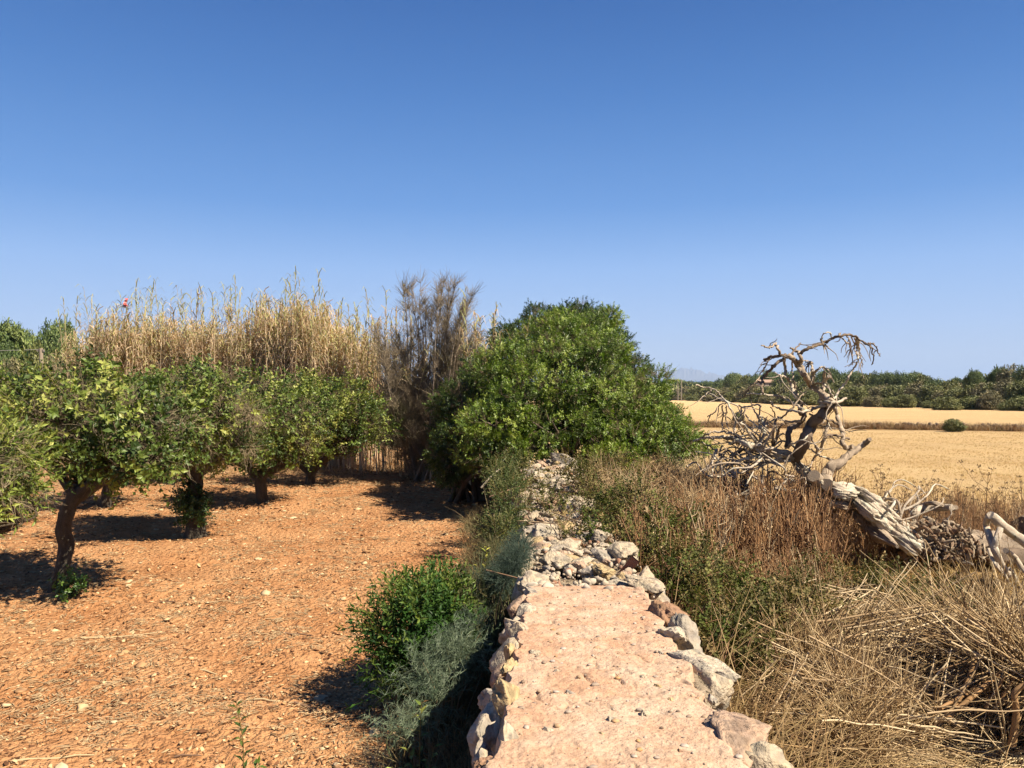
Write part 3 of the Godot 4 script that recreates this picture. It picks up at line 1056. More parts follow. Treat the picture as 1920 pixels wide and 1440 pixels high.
func orchard() -> void:
	var bump := ntex(91, 0.05, 5, [])
	bark_m = mat(0.92, Color.BLACK, bump, 2.0, 1.0, ntex(92, 0.04, 5, [[0.25, Color(0.5, 0.5, 0.5)], [0.5, Color(0.9, 0.9, 0.88)], [0.75, Color(1.5, 1.45, 1.35)]]), 4.0, 0.2)
	citrus_m = mat(0.48, Color(0.35, 0.42, 0.10), null, 1, 1, null, 1, 0.4)
	for s in 2:
		citrus_sprigs.append(sprig(100 + s, 10, 0.23, 0.064, 0.037, 74, 0.003, Color(0.9, 0.8, 0.6), citrus_m, 0.2, 0.16))
	for s in 2:
		citrus_sprigs.append(sprig(104 + s, 14, 0.30, 0.075, 0.022, 50, 0.003, Color(0.9, 0.7, 0.4), citrus_m, 0.15, 0.16))
	citrus_twigs.append(twigs(110, 7, 0.30, 0.0022, 60, 0.35, mat(0.85)))
	for i in 8:
		var lb := MB.new()
		var c: Color = (CITRUS[1 + i % 4] as Color) * rf(0.85, 1.15)
		lb.leaf(Vector3.ZERO, Vector3(0, 1, 0.2).normalized(), Vector3(0, 0.2, 1), rf(0.065, 0.09), rf(0.036, 0.048), rf(0.1, 0.35), 0.16, c)
		loose_leaves.append(lb.mesh(citrus_m))
	orange_tree("orange tree with green shoots at its trunk foot and a sawn-off limb", 7.9,
		[[105, 1116, 19, 0], [112, 1080, 15, 0.02], [124, 1030, 14, 0.05], [118, 990, 14, 0.0], [130, 950, 15, 0.0], [150, 920, 15, 0.0]],
		[[[140, 935, 12, 0], [146, 915, 11, 0.1], [147, 901, 10, 0.15]], [[146, 930, 13, 0], [185, 905, 11, -0.1], [232, 882, 9, -0.25], [270, 850, 6, -0.3]], [[146, 925, 10, 0], [160, 870, 9, 0.4], [150, 800, 7, 0.6]], [[140, 930, 9, 0.1], [100, 870, 8, 0.3], [70, 800, 6, 0.2]]],
		[[150, 785, 120, 84, 0.0, 0.75], [235, 790, 92, 74, -0.1, 0.7], [70, 772, 84, 54, 0.3, 0.7], [170, 735, 74, 55, 0.2, 0.6], [262, 842, 60, 44, -0.3, 0.45], [196, 858, 56, 30, -0.15, 0.4], [285, 868, 46, 26, -0.3, 0.4], [30, 808, 60, 54, 0.4, 0.6], [305, 800, 44, 60, 0.1, 0.4]], 1750, CITRUS, 520, 280)
	orange_tree("orange tree with dark ivy round its thick trunk and a pale flared foot", 10.85,
		[[366, 1006, 22, 0], [364, 985, 16, 0.02], [362, 940, 14, 0.0], [366, 900, 15, 0.0], [368, 880, 16, 0.0]],
		[[[364, 890, 12, 0], [340, 868, 10, 0.1], [315, 840, 8, 0.2]], [[370, 885, 12, 0], [400, 868, 10, -0.1], [432, 845, 8, -0.2], [445, 800, 6, -0.2]], [[367, 880, 11, 0], [375, 830, 9, 0.3], [370, 780, 6, 0.4]], [[368, 882, 9, 0.0], [350, 840, 7, -0.5], [335, 800, 5, -0.7]]],
		[[365, 790, 98, 88, 0.0, 0.85], [300, 800, 60, 70, 0.2, 0.7], [435, 790, 66, 74, -0.1, 0.7], [345, 730, 66, 44, 0.2, 0.6], [410, 735, 50, 42, 0.1, 0.6], [330, 838, 56, 28, -0.2, 0.5], [425, 846, 60, 30, -0.2, 0.5]], 1700, CITRUS, 900)
	orange_tree("dark-trunked orange tree forking low into three limbs, fourth along the front row", 13.6,
		[[492, 948, 13, 0], [489, 925, 10, 0.0], [488, 900, 11, 0.0], [490, 885, 11, 0.0]],
		[[[488, 897, 9, 0], [465, 878, 8, 0.1], [440, 862, 6, 0.2]], [[490, 893, 8, 0], [520, 878, 7, -0.1], [556, 864, 5, -0.2]], [[490, 888, 8, 0], [496, 850, 7, 0.2], [490, 800, 5, 0.3]]],
		[[505, 785, 84, 72, 0.0, 0.85], [445, 800, 52, 56, 0.1, 0.7], [570, 790, 58, 62, 0.0, 0.7], [500, 735, 48, 30, 0.2, 0.55], [520, 838, 70, 30, -0.1, 0.6], [565, 832, 46, 24, 0.0, 0.5]], 1650, CITRUS, 520)
	orange_tree("orange tree farthest along the front row, its crown drooping towards the canes", 16.0,
		[[580, 914, 10, 0], [582, 895, 8.5, 0.0], [584, 880, 9, 0.0]],
		[[[583, 888, 7, 0], [560, 868, 6, 0.1], [545, 850, 5, 0.2]], [[584, 884, 7, 0], [608, 862, 6, -0.1], [636, 842, 5, -0.2]], [[584, 882, 6, 0], [596, 840, 5, 0.2], [600, 790, 4, 0.2]]],
		[[600, 785, 78, 64, 0.0, 0.9], [662, 778, 52, 54, 0.0, 0.7], [545, 790, 50, 52, 0.1, 0.7], [572, 722, 42, 24, 0.2, 0.6], [695, 790, 34, 40, 0.0, 0.5], [655, 740, 44, 30, 0.1, 0.6], [610, 830, 66, 26, -0.1, 0.6], [665, 826, 46, 24, 0.0, 0.5], [715, 800, 22, 26, -0.1, 0.4]], 1700, CITRUS, 260)
	orange_tree("pale yellow-green orange tree cut by the photo's left edge, nearest in the front row", 5.3,
		[[-300, 1310, 26, 0], [-290, 1240, 20, 0.0], [-275, 1160, 20, 0.0], [-265, 1100, 20, 0.0]],
		[[[-268, 1120, 15, 0], [-200, 1050, 13, 0.0], [-110, 960, 9, 0.1], [-30, 900, 6, 0.1]], [[-268, 1110, 14, 0], [-290, 1000, 12, 0.2], [-260, 900, 8, 0.2]], [[-255, 1130, 12, 0], [-140, 1060, 9, -0.1], [-30, 1010, 6, 0.0], [40, 975, 3, 0.0]]],
		[[-90, 890, 110, 92, 0.0, 0.55], [-220, 850, 160, 130, 0.1, 0.8], [-80, 950, 90, 40, 0.0, 0.4], [0, 862, 50, 52, 0.0, 0.3], [8, 915, 42, 38, 0.0, 0.3]], 1700, CITRUS_PALE, 900, 0, 0.72)
	# second row, behind and to the left
	orange_tree("orange tree of the second row showing only its crown edge, nearest of that row", 10.6,
		[[-45, 1012, 16, 0], [-40, 960, 12, 0.0], [-36, 915, 12, 0.0]],
		[[[-38, 925, 9, 0], [-70, 880, 8, 0.1], [-90, 830, 6, 0.1]], [[-37, 920, 9, 0], [0, 880, 8, 0.0], [40, 850, 6, 0.0]]],
		[[-30, 808, 100, 66, 0.0, 0.8], [40, 806, 64, 58, 0.0, 0.7], [-90, 810, 70, 60, 0.0, 0.7], [10, 762, 60, 22, 0.0, 0.6]], 1250, CITRUS, 200)
	orange_tree("orange tree of the second row with a low dark bough over the soil", 13.4,
		[[196, 952, 12, 0], [200, 930, 10, 0.0], [204, 900, 10, 0.0]],
		[[[202, 915, 8, 0], [222, 905, 7, 0.0], [240, 890, 5, 0.0]], [[204, 905, 8, 0], [180, 870, 7, 0.0], [160, 840, 5, 0.0]], [[204, 903, 8, 0], [215, 860, 7, 0.0], [225, 820, 5, 0.0]]],
		[[200, 795, 96, 74, 0.0, 0.9], [270, 800, 60, 60, 0.0, 0.7], [130, 800, 60, 60, 0.0, 0.7], [225, 745, 60, 34, 0.0, 0.7], [240, 860, 56, 28, -0.1, 0.5]], 1250, CITRUS, 260)
	orange_tree("orange tree farthest along the second row, half hidden before the canes", 16.2,
		[[318, 915, 9, 0], [320, 895, 8, 0.0], [322, 878, 8, 0.0]],
		[[[321, 888, 6, 0], [300, 865, 5, 0.0], [285, 845, 4, 0.0]], [[322, 882, 6, 0], [342, 862, 5, 0.0], [360, 845, 4, 0.0]]],
		[[320, 790, 84, 60, 0.0, 0.9], [380, 795, 46, 50, 0.0, 0.7], [260, 800, 50, 50, 0.0, 0.7], [300, 735, 50, 28, 0.0, 0.6]], 1150, CITRUS, 200)
	# ivy and sprouts at two trunks
	var ivy_m := mat(0.4, Color(0.2, 0.3, 0.06))
	var ivy_s := sprig(120, 8, 0.10, 0.045, 0.032, 80, 0.0015, Color(0.6, 0.5, 0.3), ivy_m)
	var i1 := thing("ivy", "bright green sprouting shoots at the foot of the second orange tree's trunk", "plant", at(130, 1105, 7.75), "")
	var g1 := in_lobes([[Vector3(0.02, 0.05, 0), Vector3(0.10, 0.11, 0.10)], [Vector3(-0.01, -0.03, 0.02), Vector3(0.09, 0.05, 0.09)]], 75, 0.5, 0.6, 0.8, [Color(0.05, 0.12, 0.02), Color(0.11, 0.22, 0.03), Color(0.2, 0.32, 0.05)], 6.0, false)
	many("leaves", ivy_s, g1[0], g1[1], i1)
	var i2 := thing("ivy", "dark ivy climbing the thick trunk of the third orange tree", "plant", at(365, 940, 10.8), "")
	var g2 := in_lobes([[Vector3(-0.13, 0.02, 0.05), Vector3(0.10, 0.34, 0.14)], [Vector3(0.11, -0.05, 0.02), Vector3(0.09, 0.24, 0.13)], [Vector3(0.0, -0.08, 0.13), Vector3(0.1, 0.2, 0.06)]], 300, 0.5, 0.1, 0.9, [Color(0.02, 0.05, 0.012), Color(0.045, 0.10, 0.02), Color(0.10, 0.17, 0.03)], 4.0, false)
	many("leaves", ivy_s, g2[0], g2[1], i2)

# ---------------------------------------------------------------- canes, bare shrubs, the mound
func cane_mesh(s: int, h: float, lean: float, m: Material, leafy: float, green: float) -> ArrayMesh:
	var g := RandomNumberGenerator.new()
	g.seed = s
	var b := MB.new()
	var p := PackedVector3Array()
	var a := g.randf_range(0, TAU)
	var side := Vector3(cos(a), 0, sin(a)) * lean
	for k in 8:
		var t := k / 7.0
		p.append(Vector3(0, h * t, 0) + side * h * t * t + Vector3(g.randf_range(-1, 1), 0, g.randf_range(-1, 1)) * 0.02)
	b.tube(p, taper(8, 0.012, 0.004), 4, Color(0.72, 0.58, 0.40), 0, null, 0, false, Color(0.62, 0.52, 0.34))
	var n := int(60 * leafy)
	for i in n:
		var t := lerpf(0.25, 1.0, pow((i + 0.5) / n, 0.9))
		var f := t * 7.0
		var j := mini(int(f), 6)
		var q := p[j].lerp(p[j + 1], f - j)
		var az := i * PI + g.randf_range(-0.9, 0.9)
		var o := Vector3(cos(az), 0, sin(az))
		var l := g.randf_range(0.14, 0.36)
		var up := g.randf_range(0.1, 1.0) if t > 0.8 else g.randf_range(-0.6, 0.7)
		var dry := g.randf() > green * smoothstep(0.4, 1.0, t) + 0.06
		var c: Color = Color(0.72, 0.575, 0.395).lerp(Color(0.42, 0.31, 0.20), pow(g.randf(), 1.3)) if dry else Color(0.32, 0.35, 0.14).lerp(Color(0.50, 0.46, 0.22), g.randf())
		if dry:
			up -= 0.6
		var st := PackedVector3Array([q, q + (o * 0.4 + Vector3.UP * (0.6 + up)) * l * 0.35, q + (o * 0.6 + Vector3.UP * (0.5 + up)) * l * 0.7, q + (o * 0.75 + Vector3.UP * (up * 0.8 - (0.4 if dry else 0.0))) * l])
		b.strip(st, 0.028, 0.006, (Vector3(-o.z, 0.25, o.x) + Vector3(g.randf_range(-1, 1), g.randf_range(-1, 1), g.randf_range(-1, 1)) * 1.1).normalized(), c)
	return b.mesh(m)

func canes() -> void:
	var m := mat(0.75, Color(0.7, 0.56, 0.3), null, 1, 1, null, 1, 0.3)
	m.albedo_color = Color(0.95, 0.95, 0.95)
	var tall := []
	for i in 10:
		tall.append(cane_mesh(200 + i, rf(3.4, 4.15), rf(0.0, 0.06), m, rf(0.8, 1.3), 0.35))
	var sparse := []
	for i in 4:
		sparse.append(cane_mesh(220 + i, rf(4.1, 4.6), rf(0.0, 0.1), m, 0.5, 0.9))
	var bent := []
	for i in 3:
		bent.append(cane_mesh(230 + i, rf(3.6, 4.2), rf(0.22, 0.34), m, 0.9, 0.4))
	var ord := ["first", "second", "third", "fourth", "fifth", "sixth", "seventh", "eighth", "ninth", "tenth", "eleventh", "twelfth", "thirteenth", "fourteenth"]
	# column, depth, half width, height factor of each clump, from the left
	var cl := [[158, 20.5, 0.45, 0.95], [205, 20.3, 0.5, 1.02], [255, 20.2, 0.5, 1.05], [300, 20.4, 0.45, 0.98], [345, 20.3, 0.45, 1.03], [392, 20.1, 0.5, 1.02], [436, 20.0, 0.45, 1.03], [482, 19.8, 0.5, 1.08], [530, 19.6, 0.45, 1.08], [575, 19.4, 0.5, 1.08], [618, 19.2, 0.45, 1.0], [652, 19.0, 0.35, 0.92]]
	for i in cl.size():
		var q: Array = cl[i]
		var d: float = q[1]
		var c := Vector3((q[0] - 960.0) / F * d, 0.0, -d)
		var o := thing("cane_clump", "tan giant cane clump behind the orange trees, %s from the left" % ord[i], "cane clump", c, "dry canes behind the orchard")
		for k in 25:
			var w := Vector3(rf(-1, 1) * q[2], -0.02, rf(-0.8, 0.5))
			var me: Mesh = tall[rng.randi() % tall.size()] if k > 7 else sparse[rng.randi() % sparse.size()]
			if i == 0 and k % 3 == 0:
				me = bent[k % 3]
			var s: float = q[3] * (rf(0.74, 1.06) if k > 7 else rf(0.85, 1.04))
			if k == 21:
				s *= 1.03
			part("cane", me, o, Transform3D(Basis(Vector3.UP, rf(0, TAU)).scaled(Vector3(1, s, 1)), w))
		var wh := []
		var ti := []
		for k in 150:
			var s: float = q[3] * rf(0.62, 0.98)
			wh.append(Transform3D(Basis(Vector3.UP, rf(0, TAU)).scaled(Vector3(1, s, 1)), Vector3(rf(-1.3, 1.3) * q[2], -0.02, rf(-2.2, 0.1))))
			var br := rf(0.95, 1.35)
			ti.append(Color(br, br, br))
		many("back_canes", tall[i % tall.size()], wh, ti, o)
	# the second cane stand, right of the gap
	var cr := [[700, 18.6, 0.3, 0.92, "narrow clump of dry canes just right of the gap in the cane hedge"], [738, 18.2, 0.35, 0.96, "leaning dry cane clump with a broken brown sheaf, left of the bare grey shrub"], [772, 17.6, 0.3, 0.72, "short tangled cane clump at the foot of the bare grey shrub"],
		[893, 15.8, 0.16, 0.98, "thin cane tuft rising left of the green mound, beside the bare grey shrub"], [955, 14.0, 0.07, 0.86, "single pale cane tuft standing before the top of the green mound"]]
	for i in cr.size():
		var q: Array = cr[i]
		var d: float = q[1]
		var o := thing("cane_clump", q[4], "cane clump", Vector3((q[0] - 960.0) / F * d, 0, -d), "canes beside the green mound")
		for k in (20 if i < 3 else (9 if i == 3 else 3)):
			var me: Mesh = tall[rng.randi() % tall.size()] if k % 4 != 0 else (sparse if i != 2 else bent)[rng.randi() % 3]
			part("cane", me, o, Transform3D(Basis.from_euler(Vector3(rf(-0.08, 0.08), rf(0, TAU), rf(-0.08, 0.08))).scaled(Vector3(1, q[3] * rf(0.8, 1.05), 1)), Vector3(rf(-1, 1) * q[2], -0.02, rf(-0.5, 0.5))))
	# leaf litter under the canes
	var lit := tuft(240, 9, 0.25, 0.012, 1.3, m)
	var wh := []
	var ti := []
	for i in 1500:
		var d := rf(17.6, 20.5)
		var x := rf(-14, -1.6)
		wh.append(Transform3D(basis_to(Vector3(rf(-0.5, 0.5), 1, rf(-0.5, 0.5)), rf(0.4, 1.1), rf(0, TAU)), Vector3(x, soil_y(x, d), -d)))
		ti.append(Color(0.52, 0.36, 0.19) * rf(0.7, 1.2))
	var lo := many("dry_leaves", lit, wh, ti, self)
	meta(lo, "straw-coloured fallen cane leaves along the foot of the cane hedge", "leaf litter")
	# a scrap of plastic caught in the canes
	var sc := thing("plastic_scrap", "small red and white plastic scrap caught high on a cane", "litter", at(234, 562, 20.0))
	sc.scale = Vector3.ONE * 0.7
	for k in 2:
		var b := MB.new()
		for i in 5:
			var y := i * 0.06
			b.quad(Vector3(-0.05 + 0.05 * sin(i * 1.3), -y, 0.03 * sin(i * 2.0)), Vector3(0.06 + 0.04 * cos(i * 1.1), -y, -0.02), Vector3(0.06 + 0.04 * cos((i + 1) * 1.1), -y - 0.06, 0.02), Vector3(-0.05 + 0.05 * sin((i + 1) * 1.3), -y - 0.06, 0.03 * sin((i + 1) * 2.0)), Color(0.75, 0.74, 0.72) if k == 0 else Color(0.62, 0.08, 0.06))
		part("film", b.mesh(mat(0.5)), sc, Transform3D(Basis(Vector3.UP, k * 0.9), Vector3(k * 0.06, k * 0.05, k * 0.04)))

func bare_shrub() -> void:
	var m := mat(0.9)
	var d := 17.0
	var foot := Vector3((800 - 960.0) / F * d, 0, -d)
	var o := thing("leafless_shrub", "tall leafless grey-brown shrub of upright twiggy stems, left of the green mound", "shrub", foot)
	var tw := twigs(250, 9, 0.42, 0.0035, 28, 0.22, m)
	var tf := []
	var ti := []
	for i in 36:
		var top_u := 700.0 + 205.0 * fmod(i * 0.618 + rf(0, 0.08), 1.0)
		var top_v := 560.0 + rf(-30, 90)
		if top_u > 752 and top_u < 880:
			top_v = 545.0 + rf(-20, 50)
		if top_u < 750:
			top_v = rf(600, 690)
		var base := Vector3(rf(-0.45, 0.55), 0, rf(-0.5, 0.5))
		var tip := at(top_u, top_v, d + rf(-0.7, 0.7)) - foot
		var sp := spline([base, base.lerp(tip, 0.4) + Vector3((tip.x - base.x) * 0.18, 0, rf(-0.1, 0.1)), base.lerp(tip, 0.75) + Vector3(rf(-0.08, 0.08), 0, rf(-0.1, 0.1)), tip], 4)
		var b := MB.new()
		b.tube(sp, taper(sp.size(), rf(0.018, 0.03), 0.004), 5, Color(0.36, 0.29, 0.22), 0, null, 0, false)
		part("stem", b.mesh(m), o)
		for k in 26:
			var t := pow(rf(0.06, 1.0), 0.7) * (sp.size() - 1.001)
			var j := int(t)
			var q := sp[j].lerp(sp[j + 1], t - j)
			var dir := (sp[j + 1] - sp[j]).normalized()
			tf.append(Transform3D(basis_to(dir + rdir() * 0.75, rf(0.7, 1.25), rf(0, TAU)), q))
			var br := rf(0.55, 1.1)
			ti.append(Color(0.58 * br, 0.45 * br, 0.31 * br).lerp(Color(0.15, 0.14, 0.06), rf(0, 0.5)))
	var low := in_lobes([[at(770, 770, d) - foot, Vector3(0.7, 1.1, 0.6)], [at(845, 760, d) - foot, Vector3(0.6, 1.1, 0.6)], [at(815, 850, d) - foot, Vector3(0.9, 0.7, 0.6)], [at(860, 680, d) - foot, Vector3(0.5, 0.8, 0.5)], [at(735, 800, d) - foot, Vector3(0.5, 0.9, 0.5)]], 2000, 0.3, 1.2, 1.0, [Color(0.30, 0.23, 0.15), Color(0.46, 0.36, 0.25), Color(0.26, 0.25, 0.12)], 1.5, false)
	tf.append_array(low[0])
	ti.append_array(low[1])
	many("fine_twigs", tw, tf, ti, o)

func mound() -> void:
	var lm := mat(0.45, Color(0.32, 0.44, 0.08))
	var s1 := sprig(260, 22, 0.17, 0.050, 0.024, 78, 0.0035, Color(0.8, 0.55, 0.35), lm, 0.1, 0.15, 0.3)
	var s2 := sprig(261, 20, 0.20, 0.046, 0.020, 70, 0.003, Color(0.8, 0.55, 0.35), lm, 0.1, 0.15, 0.3)
	var tw := twigs(262, 7, 0.35, 0.003, 45, 0.3, mat(0.9))
	var bark := mat(0.9)
	var pal := [Color(0.075, 0.115, 0.016), Color(0.13, 0.21, 0.022), Color(0.22, 0.31, 0.036), Color(0.32, 0.385, 0.07)]
	# [column, row, rx px, ry px, depth, rz m]
	var defs := [
		["lentisk_bush", "huge rounded bright green mastic bush growing over the end of the stone wall", [[1050, 725, 140, 110, 13.6, 1.7], [1145, 770, 120, 90, 13.6, 1.5], [1222, 803, 66, 52, 13.0, 1.0], [1095, 690, 100, 84, 14.2, 1.6], [985, 752, 92, 80, 13.0, 1.2], [1035, 635, 76, 52, 15.0, 1.4], [1050, 800, 110, 36, 12.3, 0.8], [930, 792, 86, 44, 12.2, 0.8], [1272, 822, 46, 30, 12.9, 0.8], [1180, 828, 104, 36, 12.4, 0.7], [1115, 632, 56, 48, 15.2, 1.2], [905, 845, 64, 40, 12.3, 0.7], [940, 700, 56, 44, 14.0, 0.9], [1250, 846, 70, 26, 12.4, 0.7], [1150, 858, 70, 22, 11.8, 0.6], [1000, 838, 60, 22, 11.9, 0.5], [1310, 838, 30, 20, 12.6, 0.6]], pal, 13500, 1.7],
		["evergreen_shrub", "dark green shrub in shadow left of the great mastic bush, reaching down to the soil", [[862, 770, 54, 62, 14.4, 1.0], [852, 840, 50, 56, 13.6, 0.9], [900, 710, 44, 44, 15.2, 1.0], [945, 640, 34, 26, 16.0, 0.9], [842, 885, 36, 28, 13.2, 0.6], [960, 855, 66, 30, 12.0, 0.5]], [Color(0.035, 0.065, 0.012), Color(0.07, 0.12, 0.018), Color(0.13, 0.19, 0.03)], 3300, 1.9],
		["carob_tree", "dark bluish green tree crown showing above the top of the great mastic bush", [[1008, 594, 34, 22, 17.5, 1.0], [1070, 592, 44, 20, 17.5, 1.1], [1108, 608, 42, 28, 17.2, 1.1], [1146, 648, 38, 32, 16.4, 1.1], [1184, 695, 36, 34, 15.6, 1.0], [1060, 650, 84, 56, 17.4, 1.2], [1218, 740, 30, 34, 14.8, 0.8], [970, 622, 24, 18, 17.0, 0.8]], [Color(0.03, 0.065, 0.015), Color(0.055, 0.105, 0.02), Color(0.10, 0.155, 0.03)], 3400, 1.9]]
	for q in defs:
		var lobes := []
		var c := Vector3.ZERO
		for l in q[2]:
			var k: float = l[4] / F
			lobes.append([at(l[0], l[1], l[4]), Vector3(l[2] * k, l[3] * k, l[5])])
			c += lobes[lobes.size() - 1][0]
		c /= lobes.size()
		c.y = gy(c.x, -c.z)
		var o := thing(q[0], q[1], "tree" if q[0] == "carob_tree" else "shrub", c)
		var inv := Transform3D(Basis(), -c)
		var b := MB.new()
		for l in lobes:
			for i in 5:
				var from := Vector3(rf(-0.5, 0.5), 0, rf(-0.4, 0.4))
				var to: Vector3 = (l[0] as Vector3) - c + rdir() * (l[1] as Vector3) * 0.8
				var sp := spline([from, from.lerp(to, 0.5) + Vector3(rf(-0.2, 0.2), 0.2, rf(-0.2, 0.2)), to], 4)
				b.tube(sp, taper(sp.size(), 0.05, 0.01), 6, Color(0.16, 0.12, 0.09), 0, null, 0, false)
		part("branches", b.mesh(bark), o, Transform3D(), "stuff")
		lobes = lumpy(lobes, 10, 0.30, 0.86)
		for s in 2:
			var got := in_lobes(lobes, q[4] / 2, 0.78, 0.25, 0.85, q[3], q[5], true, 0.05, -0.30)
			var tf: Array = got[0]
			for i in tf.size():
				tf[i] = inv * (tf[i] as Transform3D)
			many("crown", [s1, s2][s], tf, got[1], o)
		var got2 := in_lobes(lobes, q[4] / 10, 0.85, 0.3, 0.8, [Color(0.24, 0.17, 0.11), Color(0.40, 0.30, 0.18)], 1.0, true, 0.12)
		var tf2: Array = got2[0]
		for i in tf2.size():
			tf2[i] = inv * (tf2[i] as Transform3D)
		many("bare_twigs", tw, tf2, got2[1], o)

# ---------------------------------------------------------------- plants at the foot of the wall
func wall_foot() -> void:
	var gm := mat(0.5, Color(0.25, 0.34, 0.06), null, 1, 1, null, 1, 0.3)
	var am := mat(0.6, Color(0.1, 0.14, 0.09))
	var leafy := sprig(300, 16, 0.24, 0.042, 0.014, 52, 0.002, Color(1.6, 1.1, 0.5), gm, 0.12, 0.16, 0.3)
	var needle_a := asparagus(301, 0.22, 0.065, am, 0.0036, 7)
	var needle_b := asparagus(302, 0.16, 0.016, am, 0.0016, 15)
	var bm := mat(0.9)
	# [name, label, lobes, sprig mesh, palette, count, size]
	var green := [Color(0.020, 0.055, 0.012), Color(0.040, 0.100, 0.018), Color(0.075, 0.150, 0.028), Color(0.16, 0.21, 0.04)]
	var grey := [Color(0.08, 0.13, 0.07), Color(0.14, 0.20, 0.12), Color(0.24, 0.30, 0.19)]
	var blue := [Color(0.06, 0.10, 0.07), Color(0.09, 0.14, 0.10), Color(0.13, 0.18, 0.13)]
	var dull := [Color(0.06, 0.095, 0.028), Color(0.11, 0.15, 0.05), Color(0.28, 0.23, 0.10)]
	var defs := [
		["pomegranate_shrub", "glossy dark green shrub with narrow leaves growing from the wall foot into the soil", [[780, 1160, 84, 62, 5.3, 0.34], [745, 1190, 66, 56, 5.2, 0.3], [820, 1130, 62, 44, 5.6, 0.34], [770, 1240, 66, 70, 5.1, 0.3], [835, 1190, 50, 60, 5.3, 0.3], [745, 1290, 36, 40, 4.95, 0.2]], leafy, green, 1050, 1.0, "shrub"],
		["spiny_asparagus", "pale grey-green spiny asparagus sprawling in front of the glossy dark shrub", [[840, 1250, 56, 50, 4.8, 0.22], [875, 1220, 44, 40, 4.9, 0.2], [790, 1275, 50, 40, 4.65, 0.18], [810, 1320, 50, 34, 4.5, 0.16]], needle_a, grey, 95, 0.8, "shrub"],
		["spiny_asparagus", "small grey-green asparagus tuft near the bottom, left of the nearest wall stones", [[772, 1356, 36, 26, 4.35, 0.14], [750, 1372, 22, 16, 4.3, 0.1]], needle_a, grey, 30, 0.7, "shrub"],
		["wall_asparagus", "dusky blue-green feathery asparagus leaning on the wall beside the yellow sapling", [[965, 1056, 32, 42, 5.6, 0.2], [945, 1085, 32, 30, 5.5, 0.18], [978, 1030, 18, 26, 5.9, 0.14]], needle_b, blue, 420, 0.75, "shrub"],
		["asparagus_thicket", "mixed green asparagus thicket between the dark shrub and the wall", [[895, 1110, 54, 50, 5.6, 0.3], [860, 1140, 50, 54, 5.5, 0.28], [935, 1095, 40, 44, 5.8, 0.24], [890, 1180, 50, 50, 5.2, 0.26], [915, 1190, 34, 46, 5.2, 0.22], [930, 1040, 36, 36, 6.4, 0.26]], needle_b, blue + dull + dull, 650, 0.75, "shrub"],
		["creeper", "dry straggling creeper hanging over the wall's left face below the mastic bush", [[955, 935, 40, 50, 8.2, 0.3], [945, 895, 44, 36, 9.2, 0.35], [955, 985, 30, 40, 7.2, 0.28], [965, 875, 36, 24, 9.8, 0.3], [930, 1000, 30, 44, 7.4, 0.3]], leafy, dull, 620, 0.7, "plant"]]
	for q in defs:
		var lobes := []
		var c := Vector3.ZERO
		for l in q[2]:
			var k: float = l[4] / F
			lobes.append([at(l[0], l[1], l[4]), Vector3(l[2] * k, l[3] * k, l[5])])
			c += lobes[lobes.size() - 1][0]
		c /= lobes.size()
		c.y = soil_y(c.x, -c.z)
		var o := thing(q[0], q[1], q[7], c)
		var inv := Transform3D(Basis(), -c)
		var b := MB.new()
		for l in lobes:
			for i in 9:
				var from := Vector3(rf(-0.1, 0.1), -0.02, rf(-0.1, 0.1))
				var to: Vector3 = (l[0] as Vector3) - c + rdir() * (l[1] as Vector3) * 0.95
				var sp := spline([from, from.lerp(to, 0.5) + Vector3(rf(-0.08, 0.08), 0.08, rf(-0.08, 0.08)), to], 4)
				b.tube(sp, taper(sp.size(), 0.008, 0.002), 4, Color(0.22, 0.17, 0.09) if i % 2 else Color(0.12, 0.13, 0.05), 0, null, 0, false)
		part("stems", b.mesh(bm), o, Transform3D(), "stuff")
		var got := in_lobes(lobes, q[5], 0.62, 0.55, q[6], q[4], 4.0, true, 0.10)
		var tf: Array = got[0]
		for i in tf.size():
			tf[i] = inv * (tf[i] as Transform3D)
		many("foliage", q[3], tf, got[1], o)
	# upright shoots of the dark shrub
	var sh := thing("seedling", "single young green shoot standing in the bare soil near the bottom edge", "plant", Vector3(at(448, 1440, 4.15).x, 0.0, -4.2))
	shoot(sh, Vector3(0, -0.02, 0), Vector3(-0.03, 0.45, 0.02), 18, 0.065, [Color(0.05, 0.085, 0.02), Color(0.10, 0.14, 0.03)], gm)
	shoot(sh, Vector3(0.02, -0.02, 0.03), Vector3(0.10, 0.12, 0.03), 8, 0.055, [Color(0.08, 0.15, 0.03), Color(0.16, 0.24, 0.05)], gm)
	shoot(sh, Vector3(0.0, -0.02, 0.03), Vector3(-0.12, 0.10, 0.05), 8, 0.04, [Color(0.06, 0.08, 0.02), Color(0.12, 0.12, 0.03)], gm)
	var ys := thing("sapling", "yellow-leaved upright sapling beside the wall, above the glossy dark shrub", "plant", Vector3(at(905, 1100, 6.0).x, 0.02, -6.0))
	shoot(ys, Vector3(0, 0, 0), at(912, 1025, 6.0) - ys.position, 26, 0.055, [Color(0.52, 0.46, 0.05), Color(0.58, 0.55, 0.10), Color(0.30, 0.36, 0.05)], gm)
	shoot(ys, Vector3(0, 0, 0.03), at(896, 1060, 6.0) - ys.position, 16, 0.05, [Color(0.48, 0.44, 0.06), Color(0.35, 0.40, 0.06)], gm)
	var rs := thing("sapling", "reddish-tipped young sapling at the bottom edge beside the wall", "plant", Vector3(at(785, 1450, 3.9).x, 0.0, -4.0))
	var reds := [Color(0.24, 0.12, 0.04), Color(0.20, 0.22, 0.05), Color(0.32, 0.34, 0.09), Color(0.14, 0.19, 0.04)]
	shoot(rs, Vector3(0, -0.05, 0), at(790, 1318, 3.95) - rs.position, 20, 0.055, reds, gm)
